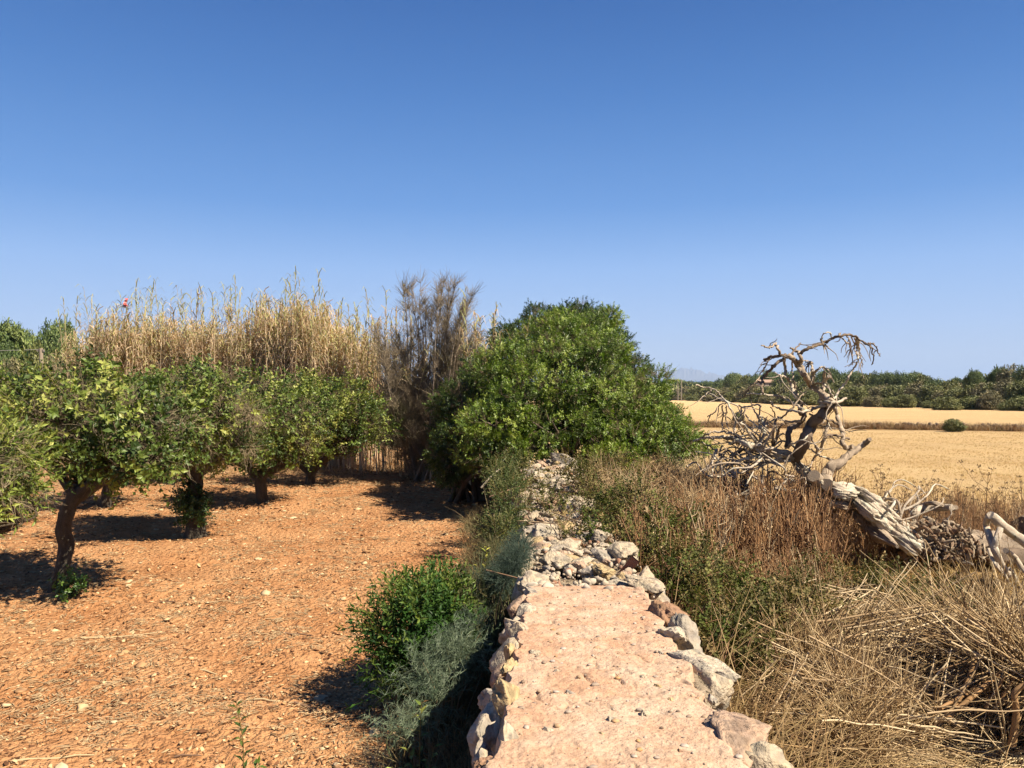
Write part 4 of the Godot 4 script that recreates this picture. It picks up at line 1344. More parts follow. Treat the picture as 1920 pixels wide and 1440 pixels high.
	shoot(rs, Vector3(0.02, -0.05, 0), at(765, 1405, 3.9) - rs.position, 12, 0.06, reds, gm)
	shoot(rs, Vector3(0.02, -0.05, 0.03), at(815, 1400, 3.95) - rs.position, 12, 0.06, reds, gm)
	shoot(rs, Vector3(-0.02, -0.05, 0.03), at(735, 1440, 3.9) - rs.position, 8, 0.06, [Color(0.20, 0.28, 0.05), Color(0.36, 0.42, 0.12)], gm)
	# dark dry grass and leaves in the gutter along the wall foot
	var tm := mat(0.8, Color(0.3, 0.2, 0.1))
	var tu := tuft(310, 12, 0.3, 0.006, 1.0, tm)
	var wh := []
	var ti := []
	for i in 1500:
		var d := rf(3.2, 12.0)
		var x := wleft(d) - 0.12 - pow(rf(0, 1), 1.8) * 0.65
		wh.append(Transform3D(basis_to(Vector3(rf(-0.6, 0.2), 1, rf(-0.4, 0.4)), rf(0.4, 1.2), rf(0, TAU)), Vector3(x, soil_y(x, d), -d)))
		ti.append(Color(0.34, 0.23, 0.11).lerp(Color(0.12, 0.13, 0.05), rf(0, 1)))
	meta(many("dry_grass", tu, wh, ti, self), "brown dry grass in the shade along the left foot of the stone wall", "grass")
	# two canes thrust out of the wall and a fallen bough, each a thing
	var sticks := [["dry_cane", "long pale dry cane lying flat across the wall's left edge", [[946, 976, 7.6], [1000, 979, 7.3], [1062, 984, 7.0]], 0.008, Color(0.62, 0.44, 0.25)], ["dry_cane", "reddish dry cane sticking out to the left of the wall above the glossy shrub", [[912, 1070, 5.5], [960, 1082, 5.3], [990, 1090, 5.15]], 0.007, Color(0.40, 0.23, 0.12)],
		["fallen_bough", "bare grey bough leaning out over the soil below the mastic bush", [[902, 915, 10.5], [930, 885, 10.6], [970, 862, 10.9]], 0.016, Color(0.42, 0.35, 0.26)], ["dry_cane", "brown bent cane across the rubble in the middle of the wall top", [[1030, 958, 7.7], [1100, 985, 7.2], [1150, 1010, 6.8], [1180, 1020, 6.5]], 0.006, Color(0.45, 0.30, 0.16)], ["fallen_bough", "thin reddish bough jutting left from the overgrown wall", [[918, 932, 8.6], [950, 920, 8.6], [975, 912, 8.8]], 0.01, Color(0.34, 0.20, 0.13)]]
	for q in sticks:
		var p := []
		for e in q[2]:
			p.append(at(e[0], e[1], e[2]))
		var b := MB.new()
		var sp := spline(p, 5)
		b.tube(sp, taper(sp.size(), q[3], q[3] * 0.6), 6, q[4], 0.1, nf)
		meta(part(numbered(q[0]), b.mesh(bm), self), q[1], "branch")

func asparagus(s: int, length: float, nl: float, m: Material, wide: float, count: int) -> ArrayMesh:
	var g := RandomNumberGenerator.new()
	g.seed = s
	var b := MB.new()
	for k in 3:
		var a := k * 2.1
		var d := Vector3(cos(a) * 0.5, 1, sin(a) * 0.5).normalized()
		var p := PackedVector3Array()
		for i in 5:
			p.append(d * length * i / 4.0 + Vector3(g.randf_range(-1, 1), g.randf_range(-1, 1), g.randf_range(-1, 1)) * length * 0.05)
		b.tube(p, taper(5, 0.0016, 0.0009), 3, Color(0.9, 0.9, 0.8), 0, null, 0, false)
		for i in count:
			var t := (i + 1.0) / count * 3.99
			var j := int(t)
			var q := p[j].lerp(p[j + 1], t - j)
			for e in 3:
				var dd := (d * 0.35 + Vector3(g.randf_range(-1, 1), g.randf_range(-1, 1), g.randf_range(-1, 1)).normalized()).normalized()
				var br := g.randf_range(0.75, 1.25)
				var side := dd.cross(Vector3(0.2, 0.5, 0.8)).normalized() * wide * 0.5
				var l := nl * g.randf_range(0.6, 1.25)
				b.tri(q - side, q + dd * l, q + side, Color(br, br, br))
				b.tri(q - side.cross(dd), q + dd * l, q + side.cross(dd), Color(br, br, br))
	return b.mesh(m)

func shoot(o: Node3D, from: Vector3, to: Vector3, n: int, ll: float, pal: Array, m: Material) -> void:
	var b := MB.new()
	var sp := spline([from, from.lerp(to, 0.5) + Vector3(rf(-0.03, 0.03), 0.02, rf(-0.02, 0.02)), to], 4)
	b.tube(sp, taper(sp.size(), 0.0045, 0.0015), 5, Color(0.22, 0.17, 0.06), 0, null, 0, false)
	part("stem", b.mesh(m), o)
	for i in n:
		var t := lerpf(0.18, 1.0, (i + 0.5) / n) * (sp.size() - 1.001)
		var j := int(t)
		var q := sp[j].lerp(sp[j + 1], t - j)
		var up := (sp[j + 1] - sp[j]).normalized()
		var a := i * TAU_G
		var side := up.cross(Vector3(cos(a), 0.1, sin(a))).normalized()
		var c: Color = pal[rng.randi() % pal.size()]
		var lb := MB.new()
		lb.leaf(Vector3.ZERO, (side + up * rf(0.4, 1.0)).normalized(), Vector3.UP, ll * rf(0.7, 1.2), ll * rf(0.32, 0.44), rf(0.05, 0.3), 0.16, c * rf(0.8, 1.2))
		part("leaf", lb.mesh(m), o, Transform3D(Basis(), q))

# ---------------------------------------------------------------- the dead tree and the brush on the right
func dt(cx: float, cy: float, off := 0.0) -> Vector3:      # the dead tree is read from a close-up whose pixels are 1/4.8 of the photograph's
	var u := 1300.0 + cx / 4.8
	var v := 600.0 + cy / 4.8
	var d := 9.35 + 0.75 * nz.get_noise_2d(u * 0.021 + 3.0, v * 0.021) + off
	# the lying trunk comes nearer to the right
	d -= 0.45 * smoothstep(1500.0, 1760.0, u) * smoothstep(850.0, 960.0, v)
	return at(u, v, d)

func dead_tree() -> void:
	var o := thing("dead_tree", "bleached dead tree lying in the brush, its crooked bare branches raised against the sky", "tree", Vector3.ZERO)
	var bump := ntex(401, 0.04, 5, [])
	var wm := mat(0.9, Color.BLACK, bump, 1.6, 1.0, ntex(402, 0.05, 5, [[0.2, Color(0.5, 0.47, 0.45)], [0.45, Color(0.92, 0.9, 0.88)], [0.75, Color(1.2, 1.2, 1.2)]]), 4.5, 0.2)
	var pale := Color(0.92, 0.78, 0.62)
	var brown := Color(0.66, 0.53, 0.40)
	var dark := Color(0.36, 0.275, 0.205)
	# [points in the close-up, thickness there in its pixels at start and end, tone, bulge in depth]
	var limbs := [
		[[930, 1240, 1000, 1085, 1060, 965, 1130, 865, 1200, 800, 1245, 755], 92, 58, dark, 0.0],
		[[1240, 765, 1190, 690, 1130, 645, 1055, 580, 1000, 500, 945, 415, 895, 345, 840, 318], 56, 34, brown, 0.05],
		[[1000, 490, 965, 400, 968, 340, 945, 290, 905, 268, 873, 253], 40, 12, brown, 0.0],
		[[845, 320, 785, 308, 760, 262, 738, 212, 700, 240, 660, 245, 613, 230], 20, 9, brown, 0.0],
		[[968, 300, 1030, 255, 1120, 230, 1200, 195, 1300, 150, 1400, 138, 1470, 158, 1540, 205, 1590, 240, 1620, 320, 1605, 402], 24, 7, dark, -0.25],
		[[1575, 212, 1610, 212, 1640, 235, 1662, 288, 1682, 325], 9, 6, dark, 0.0],
		[[1470, 160, 1482, 230, 1490, 300, 1515, 355, 1521, 425], 10, 6, brown, 0.0],
		[[1465, 162, 1470, 230, 1478, 310], 22, 10, pale, 0.0],
		[[1485, 170, 1492, 240, 1490, 300], 14, 8, pale, 0.0],
		[[1320, 150, 1380, 200, 1420, 280, 1430, 405], 10, 7, brown, 0.1],
		[[1380, 142, 1405, 180, 1410, 222], 8, 6, brown, 0.0],
		[[1420, 148, 1452, 230, 1460, 300], 9, 6, brown, 0.05],
		[[1235, 172, 1237, 128, 1190, 115, 1163, 150, 1175, 268], 9, 6, pale, -0.1],
		[[1160, 160, 1150, 180, 1185, 225, 1218, 252], 8, 5, brown, 0.0],
		[[1300, 155, 1310, 138, 1320, 120], 10, 8, brown, 0.0],
		[[1478, 310, 1482, 370, 1442, 430, 1400, 505, 1340, 605, 1258, 712], 9, 16, pale, -0.2],
		[[640, 355, 700, 335, 780, 320, 842, 320], 20, 22, dark, 0.0],
		[[812, 345, 740, 402, 680, 462, 630, 525, 620, 600, 626, 662], 28, 16, dark, -0.1],
		[[620, 560, 560, 565, 500, 605, 460, 682], 14, 8, dark, 0.0],
		[[692, 350, 640, 430, 590, 512, 565, 572], 9, 7, brown, 0.2],
		[[822, 330, 826, 420, 830, 505, 872, 560, 900, 650, 930, 702], 20, 22, pale, 0.15],
		[[830, 510, 770, 498, 720, 468], 13, 7, pale, 0.0],
		[[885, 300, 886, 420, 900, 540, 912, 622, 942, 682], 12, 12, brown, 0.3],
		[[890, 300, 930, 250, 966, 206], 13, 7, dark, 0.0],
		[[900, 380, 985, 365, 1050, 372, 1072, 395], 8, 6, brown, -0.1],
		[[1060, 385, 1020, 420, 1012, 465], 12, 7, dark, 0.0],
		[[1060, 592, 1130, 565, 1190, 590, 1240, 650, 1256, 692], 16, 9, pale, -0.2],
		[[1068, 560, 1082, 500, 1120, 445, 1182, 430, 1222, 472, 1262, 562], 30, 7, pale, -0.15],
		[[1062, 380, 1066, 450, 1080, 500], 14, 18, pale, 0.0],
		[[1185, 470, 1176, 560, 1160, 645, 1130, 742], 18, 24, brown, 0.2],
		[[1218, 505, 1190, 560, 1170, 640], 22, 16, pale, 0.1],
		[[1376, 705, 1310, 735, 1240, 745, 1130, 740], 16, 24, pale, -0.25],
		[[1245, 760, 1130, 775, 1060, 806, 980, 826, 880, 812, 780, 797, 720, 772, 690, 735], 28, 10, pale, -0.3],
		[[990, 800, 900, 750, 820, 710, 740, 680, 620, 665, 480, 660], 18, 8, pale, 0.2],
		[[20, 588, 100, 605, 200, 630, 250, 680, 310, 742, 350, 830, 380, 902, 370, 1002], 8, 14, pale, -0.3],
		[[130, 650, 230, 705, 310, 742, 440, 780, 530, 770, 600, 765], 8, 12, pale, 0.0],
		[[158, 630, 125, 660, 88, 696], 7, 5, pale, 0.0],
		[[310, 744, 230, 775, 180, 835, 128, 872], 9, 6, brown, 0.0],
		[[265, 770, 270, 850, 258, 920, 262, 985], 12, 8, brown, 0.0],
		[[295, 770, 300, 830, 290, 900, 320, 980], 9, 5, brown, 0.0],
		[[440, 785, 425, 860, 405, 950, 430, 1010, 470, 1060], 10, 6, brown, 0.0],
		[[470, 785, 455, 870, 470, 960, 440, 1040], 12, 6, brown, 0.0],
		[[530, 780, 600, 900, 650, 962, 700, 1052, 716, 1135], 10, 16, pale, 0.15],
		[[470, 850, 540, 930, 622, 980, 692, 1072], 10, 14, pale, 0.0],
		[[610, 770, 592, 900, 600, 1000, 588, 1102], 11, 8, brown, 0.0],
		[[720, 1135, 724, 1000, 742, 912, 800, 870, 880, 802, 960, 702, 1012, 642], 18, 8, brown, -0.2],
		[[742, 912, 722, 830, 700, 780], 10, 7, brown, 0.0],
		[[712, 1132, 770, 1052, 852, 1010], 18, 10, dark, 0.0],
		[[848, 1140, 860, 1000, 902, 960, 968, 922, 1000, 872, 962, 818, 972, 738], 50, 26, dark, 0.25],
		[[960, 915, 880, 912, 780, 888, 760, 870], 20, 8, pale, -0.1],
		[[760, 1030, 780, 980, 795, 945], 18, 8, dark, 0.0],
		[[1048, 845, 1150, 880, 1250, 910, 1312, 938], 13, 18, dark, -0.15],
		[[1248, 760, 1292, 830, 1312, 920, 1342, 1020, 1340, 1110, 1382, 1156, 1440, 1140], 30, 34, brown, 0.0],
		[[1590, 1072, 1530, 1125, 1430, 1192, 1340, 1272, 1245, 1320, 1205, 1380, 1196, 1480], 34, 80, brown, -0.1],
		[[1180, 1065, 1210, 1042, 1262, 1040, 1322, 1048, 1402, 1070], 16, 18, dark, 0.0],
		[[1215, 960, 1182, 1068, 1130, 1172, 1082, 1262, 1050, 1330], 24, 10, brown, 0.2],
		[[1040, 1150, 1110, 1202, 1182, 1240, 1272, 1276], 12, 12, pale, 0.0],
		[[1062, 1050, 1100, 1140, 1112, 1202], 12, 14, brown, 0.0],
		[[1170, 800, 1200, 900, 1250, 995], 14, 7, pale, -0.2],
		[[1130, 950, 1200, 965, 1285, 982], 9, 6, brown, 0.0],
		[[1345, 990, 1390, 1000, 1432, 1010], 8, 5, brown, 0.0],
		[[0, 1092, 100, 1066, 220, 1052, 340, 1062, 432, 1092, 502, 1132], 12, 44, pale, -0.1],
		[[180, 1000, 300, 1010, 400, 1042, 480, 1110], 16, 26, pale, 0.0],
		[[328, 1112, 420, 1092, 502, 1122, 560, 1150], 24, 44, pale, -0.2],
		[[488, 1235, 500, 1190, 535, 1145, 600, 1122, 640, 1152], 18, 26, pale, -0.3],
		[[350, 1302, 440, 1262, 560, 1232, 682, 1200, 792, 1222], 16, 34, pale, -0.15],
		[[80, 1100, 200, 1172, 280, 1242, 352, 1302], 7, 14, pale, 0.1],
		[[350, 1232, 462, 1150, 500, 1130], 16, 20, dark, 0.2],
		[[210, 1170, 190, 1230, 170, 1300], 22, 10, pale, 0.0],
		[[300, 1160, 262, 1262, 240, 1340], 14, 8, brown, 0.1],
		[[60, 1070, 130, 1020, 200, 1005], 10, 14, brown, 0.2],
		[[830, 1155, 900, 1112, 1000, 1072, 1032, 1040], 12, 10, pale, -0.25],
		[[600, 1165, 690, 1250, 600, 1330, 610, 1420], 10, 7, brown, 0.1],
		[[380, 1400, 360, 1340, 340, 1300], 20, 12, pale, 0.0],
		[[690, 1060, 640, 1010, 580, 970, 525, 990], 9, 6, pale, 0.0],
		[[655, 890, 640, 930, 650, 960], 14, 10, pale, 0.0]]
	var n := 0
	for q in limbs:
		var flat: Array = q[0]
		var p := []
		var cnt := flat.size() / 2
		for i in cnt:
			p.append(dt(flat[i * 2], flat[i * 2 + 1], q[4] * sin(PI * i / maxi(cnt - 1, 1))))
		var sp := spline(p, 5)
		for i in range(1, sp.size() - 1):
			sp[i] += rdir() * 0.011
		var k := 9.35 / F / 4.8 * 0.5
		var thick: float = maxf(q[1], q[2])
		var b := MB.new()
		b.tube(sp, taper(sp.size(), maxf(q[1] * (1.35 if thick < 26 else 1.1), 13.0) * k, maxf(q[2] * 1.3, 9.0) * k), 12 if thick > 30 else 7, (q[3] as Color) * rf(0.85, 1.15), 0.30 if thick > 24 else 0.14, nf, 3 if thick > 40 else 0)
		if thick > 30:
			b.smooth()
		part("branch", b.mesh(wm), o)
		# snapped twig ends along the branch
		if thick < 40:
			for e in 2:
				var j := rng.randi_range(2, sp.size() - 3)
				var dir := ((sp[j + 1] - sp[j]).normalized() + rdir() * 0.9 + Vector3.DOWN * 0.3).normalized()
				var tp := [sp[j]]
				for s in 3:
					dir = (dir + rdir() * 0.5 + Vector3.DOWN * 0.15).normalized()
					tp.append(tp[s] + dir * rf(0.05, 0.13))
				var tb := MB.new()
				var ts := spline(tp, 3)
				tb.tube(ts, taper(ts.size(), 0.0075, 0.003), 5, (q[3] as Color) * rf(0.8, 1.1))
				part("twig", tb.mesh(wm), o)
		n += 1
	# the lying bole: three twisted strands with deep furrows between them, tapering into the rotten stump
	var strands := [
		[[[560, 1150], [680, 1180], [780, 1190], [860, 1215], [930, 1290], [1030, 1390], [1130, 1460], [1200, 1540]], 44, 96, 0.0, pale],
		[[[1120, 1445], [1230, 1500], [1340, 1540], [1480, 1590], [1640, 1700], [1800, 1850], [1960, 1980], [2110, 2070], [2300, 2150], [2520, 2200]], 98, 84, -0.05, pale],
		[[[1130, 1540], [1230, 1580], [1330, 1560], [1440, 1610], [1560, 1720], [1660, 1800], [1780, 1930], [1950, 2040], [2080, 2110], [2240, 2160]], 76, 120, -0.22, pale],
		[[[1210, 1480], [1360, 1500], [1460, 1530], [1600, 1600], [1720, 1700], [1850, 1830], [1990, 1960], [2200, 2060], [2400, 2120]], 66, 96, 0.12, pale],
		[[[1100, 1590], [1180, 1640], [1300, 1660], [1420, 1700], [1540, 1820], [1660, 1920], [1840, 2040]], 40, 120, -0.1, brown],
		[[[1010, 1400], [1060, 1470], [1150, 1560], [1200, 1650]], 60, 90, 0.05, brown]]
	for q in strands:
		var p := []
		for e in q[0]:
			p.append(dt(e[0], e[1], q[3]))
		var sp := spline(p, 9)
		var k := 9.2 / F / 4.8 * 0.5
		var b := MB.new()
		var rr := taper(sp.size(), q[1] * k, q[2] * k)
		for i in rr.size():
			rr[i] *= (1.0 + 0.22 * nz.get_noise_3dv(sp[i] * 6.0)) * (1.0 - 0.75 * smoothstep(0.82, 1.0, float(i) / (rr.size() - 1))) * (1.0 - 0.5 * smoothstep(0.12, 0.0, float(i) / (rr.size() - 1)))
		b.tube(sp, rr, 36, q[4], 0.42, nf, 7)
		b.smooth()
		part("trunk", b.mesh(wm), o)
	# the crown that lies crushed on the left, and splintered limbs on the right
	for i in 74:
		var from := dt(rf(560, 980), rf(1170, 1290), rf(-0.2, 0.3))
		var to := dt(rf(80, 520), rf(980, 1400), rf(-0.5, 0.6))
		if i >= 40:
			from = dt(rf(150, 1000), rf(1220, 1560), rf(-0.3, 0.4))
			to = from + Vector3(rf(-0.55, 0.45), rf(-0.18, 0.30), rf(-0.4, 0.4))
		elif i >= 28:
			from = dt(rf(1560, 1900), rf(1650, 1850), rf(0.1, 0.4))
			to = dt(rf(1650, 2350), rf(1520, 1760), rf(0.4, 0.9))
		elif i % 3 == 0:
			from = dt(rf(520, 760), rf(1130, 1200), rf(-0.1, 0.2))
			to = dt(rf(380, 760), rf(760, 1000), rf(-0.4, 0.4))
		var mid := from.lerp(to, 0.5) + rdir() * 0.2
		var sp := spline([from, from.lerp(mid, 0.5) + rdir() * 0.09, mid, mid.lerp(to, 0.55) + rdir() * 0.11, to], 3)
		var b := MB.new()
		b.tube(sp, taper(sp.size(), rf(0.010, 0.020), 0.006), 7, [pale, pale, brown][i % 3] * rf(0.85, 1.1), 0.16, nf)
		part("branch", b.mesh(wm), o)
	# the sawn stub seen end-on beside the big bent limb
	var sb := MB.new()
	var s0 := dt(1180, 1520, -0.1)
	var s1 := dt(1085, 1400, -0.25)
	sb.tube(PackedVector3Array([s0, s0.lerp(s1, 0.5), s1]), PackedFloat32Array([0.085, 0.08, 0.072]), 14, brown, 0.12, nf)
	part("stub", sb.mesh(wm), o)
	# stubs and roots behind the bole
	for q in [[[[1960, 1850], [1990, 1760], [2060, 1700], [2180, 1690], [2330, 1690]], 44, 30, 0.9, pale], [[[1900, 1700], [2000, 1690], [2080, 1660], [2170, 1650], [2290, 1690], [2370, 1690]], 20, 24, 1.1, brown], [[[2010, 1700], [2030, 1620], [2010, 1570]], 16, 10, 1.1, brown]]:
		var p := []
		for e in q[0]:
			p.append(dt(e[0], e[1], q[3]))
		var sp := spline(p, 5)
		var k := 9.2 / F / 4.8 * 0.5
		var b := MB.new()
		b.tube(sp, taper(sp.size(), q[1] * k * 2.0, q[2] * k * 2.0), 12, q[4], 0.3, nf, 3)
		b.smooth()
		part("root", b.mesh(wm), o)
	# second dead log and the forked branch at the right edge
	var lg := thing("dead_log", "thick dark dead log lying at the right edge behind the forked grey branch", "log")
	for q in [[[[1912, 1000], [1960, 1006], [2060, 1015]], 9.4, 0.20, 0.22, dark], [[[1795, 1018], [1850, 1022], [1930, 1030]], 9.1, 0.13, 0.17, brown], [[[1850, 1040], [1900, 1046], [1960, 1052]], 8.9, 0.10, 0.12, dark]]:
		var p := []
		for e in q[0]:
			p.append(at(e[0], e[1], q[1]))
		var sp := spline(p, 7)
		var b := MB.new()
		b.tube(sp, taper(sp.size(), q[2], q[3]), 18, q[4], 0.3, nf, 7)
		b.smooth()
		part("log", b.mesh(wm), lg)
	var fk := thing("forked_branch", "bleached forked branch leaning like a crutch against the dark log at the right edge", "branch")
	for q in [[[[1858, 966], [1880, 985], [1905, 1004], [1940, 1030]], 0.045, 0.05], [[[1858, 966], [1850, 985], [1856, 1005], [1862, 1022], [1872, 1045], [1884, 1068], [1892, 1078]], 0.03, 0.036], [[[1876, 992], [1870, 1010], [1864, 1024]], 0.03, 0.03], [[[1855, 1030], [1862, 1050], [1872, 1066], [1884, 1080]], 0.018, 0.015], [[[1888, 1033], [1905, 1046], [1915, 1062], [1930, 1080]], 0.03, 0.025], [[[1868, 1058], [1880, 1072], [1890, 1090], [1900, 1120], [1905, 1150]], 0.022, 0.016], [[[1895, 1066], [1908, 1090], [1925, 1118]], 0.02, 0.015]]:
		var p := []
		for e in q[0]:
			p.append(at(e[0], e[1], 8.0 + 0.3 * sin(e[0] * 0.09)))
		var sp := spline(p, 5)
		var b := MB.new()
		b.tube(sp, taper(sp.size(), q[1], q[2]), 10, pale, 0.22, nf, 2)
		b.smooth()
		part("branch", b.mesh(wm), fk)
	# rotten wood chips heaped behind the bole
	var ch := thing("chip_heap", "heap of rotten pale wood chips behind the dead trunk", "wood chips")
	var wh := []
	var ti := []
	var lp := lump(410, 1, 0.4, 3, wm, 0.35)
	for i in 1500:
		var c := at(1752 + rf(-42, 46), 1005, 9.0)
		var a := rf(-1, 1)
		var p := c + Vector3(a * 0.25, 0, rf(-0.3, 0.3))
		p.y = 0.12 + 0.42 * exp(-a * a * 2.0) * rf(0.3, 1)
		var s := rf(0.014, 0.04)
		wh.append(Transform3D(Basis.from_euler(Vector3(rf(0, 6), rf(0, 6), rf(0, 6))) * Basis.from_scale(Vector3(s * rf(1.2, 3.0), s, s * 0.8)), p))
		ti.append(Color(0.74, 0.60, 0.44).lerp(Color(0.36, 0.20, 0.12), pow(rf(0, 1), 1.8)))
	many("chips", lp, wh, ti, ch)

func brush() -> void:
	var tm := mat(0.75, Color(0.35, 0.26, 0.12), null, 1, 1, null, 1, 0.25)
	var bm := mat(0.85, Color.BLACK, null, 1, 1, null, 1, 0.25)
	# dry grass
	var tus := [tuft(420, 9, 0.34, 0.011, 0.9, tm), tuft(421, 9, 0.26, 0.011, 1.4, tm)]
	for k in 2:
		var wh := []
		var ti := []
		for i in 4600:
			var d := 3.2 + 9.5 * pow(rf(0, 1), 1.2)
			var x := wright(minf(d, 11.0)) + 0.1 + rf(0, 1) * (0.78 * d - 0.5)
			var s := rf(0.4, 1.1) * lerpf(0.34, 0.8, smoothstep(5.5, 8.0, d))
			wh.append(Transform3D(basis_to(Vector3(rf(-0.5, 0.5), 1, rf(-0.5, 0.5)), s, rf(0, TAU)), Vector3(x, scrub_y(x, d), -d)))
			ti.append(Color(0.62, 0.43, 0.19).lerp([Color(0.34, 0.19, 0.085), Color(0.78, 0.59, 0.31), Color(0.26, 0.20, 0.08)][i % 3], rf(0, 1)) * rf(0.8, 1.15))
		var o := many("dry_grass", tus[k], wh, ti, self)
		o.name = numbered("dry_grass")
		meta(o, ["tawny dry grass tufts standing all over the rough strip right of the stone wall", "flattened dry grass lying all over the rough strip right of the stone wall"][k], "grass")
	# reddish brown standing weeds behind the brambles
	var ws := []
	for k in 3:
		ws.append(weed(430 + k, bm))
	for k in 3:
		var wh := []
		var ti := []
		for i in 900:
			var d := rf(6.4, 11.0)
			var u := rf(1090, 1560)
			if rf(0, 1) < 0.42:
				u = rf(1500, 1990)
				d = rf(9.0, 12.4)
			var x := (u - 960.0) / F * d
			if x < wright(minf(d, 11.0)) + 0.1:
				continue
			var h := rf(0.5, 1.12) * (1.0 if u < 1330 else (1.08 if u < 1560 and d > 7.6 else 0.62))
			wh.append(Transform3D(basis_to(Vector3(rf(-0.22, 0.22), 1, rf(-0.22, 0.22)), h, rf(0, TAU)), Vector3(x, scrub_y(x, d) - 0.02, -d)))
			ti.append(Color(0.50, 0.29, 0.145).lerp([Color(0.24, 0.125, 0.07), Color(0.86, 0.66, 0.40), Color(0.58, 0.33, 0.16)][i % 3], rf(0, 1)))
		var o := many("dry_weeds", ws[k], wh, ti, self)
		o.name = numbered("dry_weeds")
		meta(o, ["reddish brown dead weed stalks standing thick between wall and dead tree", "straight dead weed stems among the dry grass around the dead tree", "thin branching dead weeds rising behind the brambles"][k], "weeds")
	# seed-headed weeds along the edge of the field
	var um := []
	for k in 4:
		um.append(umbel(440 + k, bm))
	var proto: Node3D = null
	for i in 46:
		var u := 1590.0 + 7.6 * i + rf(-3, 3)
		var d := rf(8.9, 11.4)
		var h := rf(0.55, 0.95)
		var o: Node3D
		if i < 4:
			o = thing("seed_head_weed", "", "weed", Vector3.ZERO)
			for e in 2:
				part(["stems", "seed_heads"][e], um[i][e], o)
			if i == 0:
				proto = o
		else:
			o = copy(get_node("seed_head_weed" if i % 4 == 0 else "seed_head_weed_%03d" % (i % 4)), "seed_head_weed")
		var x := (u - 960.0) / F * d
		if i == 33:
			x = at(1842, 900, 9.0).x
			d = 9.0
			h = 1.12
		if i == 9:
			x = at(1655, 900, 9.6).x
			d = 9.6
			h = 1.05
		o.position = Vector3(x, scrub_y(x, d) - 0.02, -d)
		o.rotation.y = rf(0, TAU)
		o.scale = Vector3.ONE * h
		meta(o, "dead brown weed with dark seed heads along the field edge, %s from the left" % nth(i + 1), "weed", "seed-headed weeds along the field edge")
		if i == 33:
			meta(o, "tallest branching dead weed with dark seed heads, against the stubble above the dark log", "weed")
		if i == 9:
			meta(o, "tall dead weed with one round dark head, close behind the dead tree's bent limb", "weed")
	# tangled dead brush heaps
	var tg := [twigs(450, 7, 0.55, 0.0042, 88, 0.12, bm, 4), twigs(451, 5, 0.8, 0.0058, 88, 0.08, bm, 4), twigs(452, 9, 0.35, 0.0026, 88, 0.3, bm)]
	var heaps := [
		["brush_heap", "low tangle of dead brown brush in front of the dead trunk", [[1560, 1175, 150, 36, 6.5, 0.8], [1720, 1185, 130, 34, 6.4, 0.7], [1450, 1140, 100, 40, 7.0, 0.6], [1850, 1180, 110, 50, 6.4, 0.6], [1640, 1230, 130, 40, 5.9, 0.6]], 700, 0.62],
		["brush_heap", "thick dark-hollowed heap of dead stalks at the lower right corner", [[1850, 1215, 120, 40, 5.2, 0.6], [1930, 1260, 80, 90, 4.6, 0.5], [1760, 1240, 90, 24, 5.3, 0.4], [2060, 1290, 140, 90, 4.7, 0.7], [1880, 1400, 70, 20, 4.4, 0.25]], 620, 0.9],
		["brush_heap", "flat mat of dead stalks on the ground right of the nearest wall slab", [[1560, 1290, 130, 36, 5.0, 0.5], [1640, 1350, 130, 34, 4.5, 0.4], [1470, 1240, 70, 36, 5.3, 0.4], [1580, 1400, 120, 20, 4.2, 0.3]], 430, 0.8],
		["brush_heap", "dead brush between the brambles and the mastic bush on the wall's right side", [[1180, 935, 70, 46, 8.6, 0.5], [1250, 905, 80, 40, 9.8, 0.6], [1120, 900, 40, 36, 9.6, 0.4], [1330, 900, 70, 40, 10.4, 0.6], [1300, 960, 90, 50, 8.6, 0.6]], 640, 0.5]]
	for q in heaps:
		var lobes := []
		var c := Vector3.ZERO
		for l in q[2]:
			var k: float = l[4] / F
			lobes.append([at(l[0], l[1], l[4]), Vector3(l[2] * k, l[3] * k, l[5])])
			c += lobes[lobes.size() - 1][0]
		c /= lobes.size()
		c.y = scrub_y(c.x, -c.z)
		var o := thing(q[0], q[1], "brushwood", c)
		var inv := Transform3D(Basis(), -c)
		for s in 3:
			var got := in_lobes(lobes, q[3] / 2, 0.55, -0.45, q[4], [Color(0.24, 0.145, 0.075), Color(0.48, 0.32, 0.16), Color(0.76, 0.55, 0.30), Color(0.98, 0.76, 0.46)], 2.0, false, 0.05)
			var tf: Array = got[0]
			for i in tf.size():
				tf[i] = inv * (tf[i] as Transform3D)
			many(["tangle", "stems", "fine_twigs"][s], tg[s], tf, got[1], o)
	# the pale dry stalks lying over the heaps, one by one
	var sw := thing("stalk_pile", "long straw-pale dry stalks strewn over the dead brush at the lower right", "stalks")
	var variants := []
	for k in 10:
		var b := MB.new()
		var p := []
		var y := Vector3.ZERO
		var d := Vector3(1, 0, 0)
		for i in 6:
			p.append(y)
			d = (d + Vector3(0, rf(-0.09, 0.07), rf(-0.09, 0.09))).normalized()
			y += d * 0.2
		var sp := spline(p, 2)
		var tone := Color(0.88, 0.70, 0.45).lerp(Color(0.46, 0.31, 0.17), k / 9.0)
		b.tube(sp, taper(sp.size(), 0.0058, 0.0034), 5, tone)
		variants.append(b.mesh(bm))
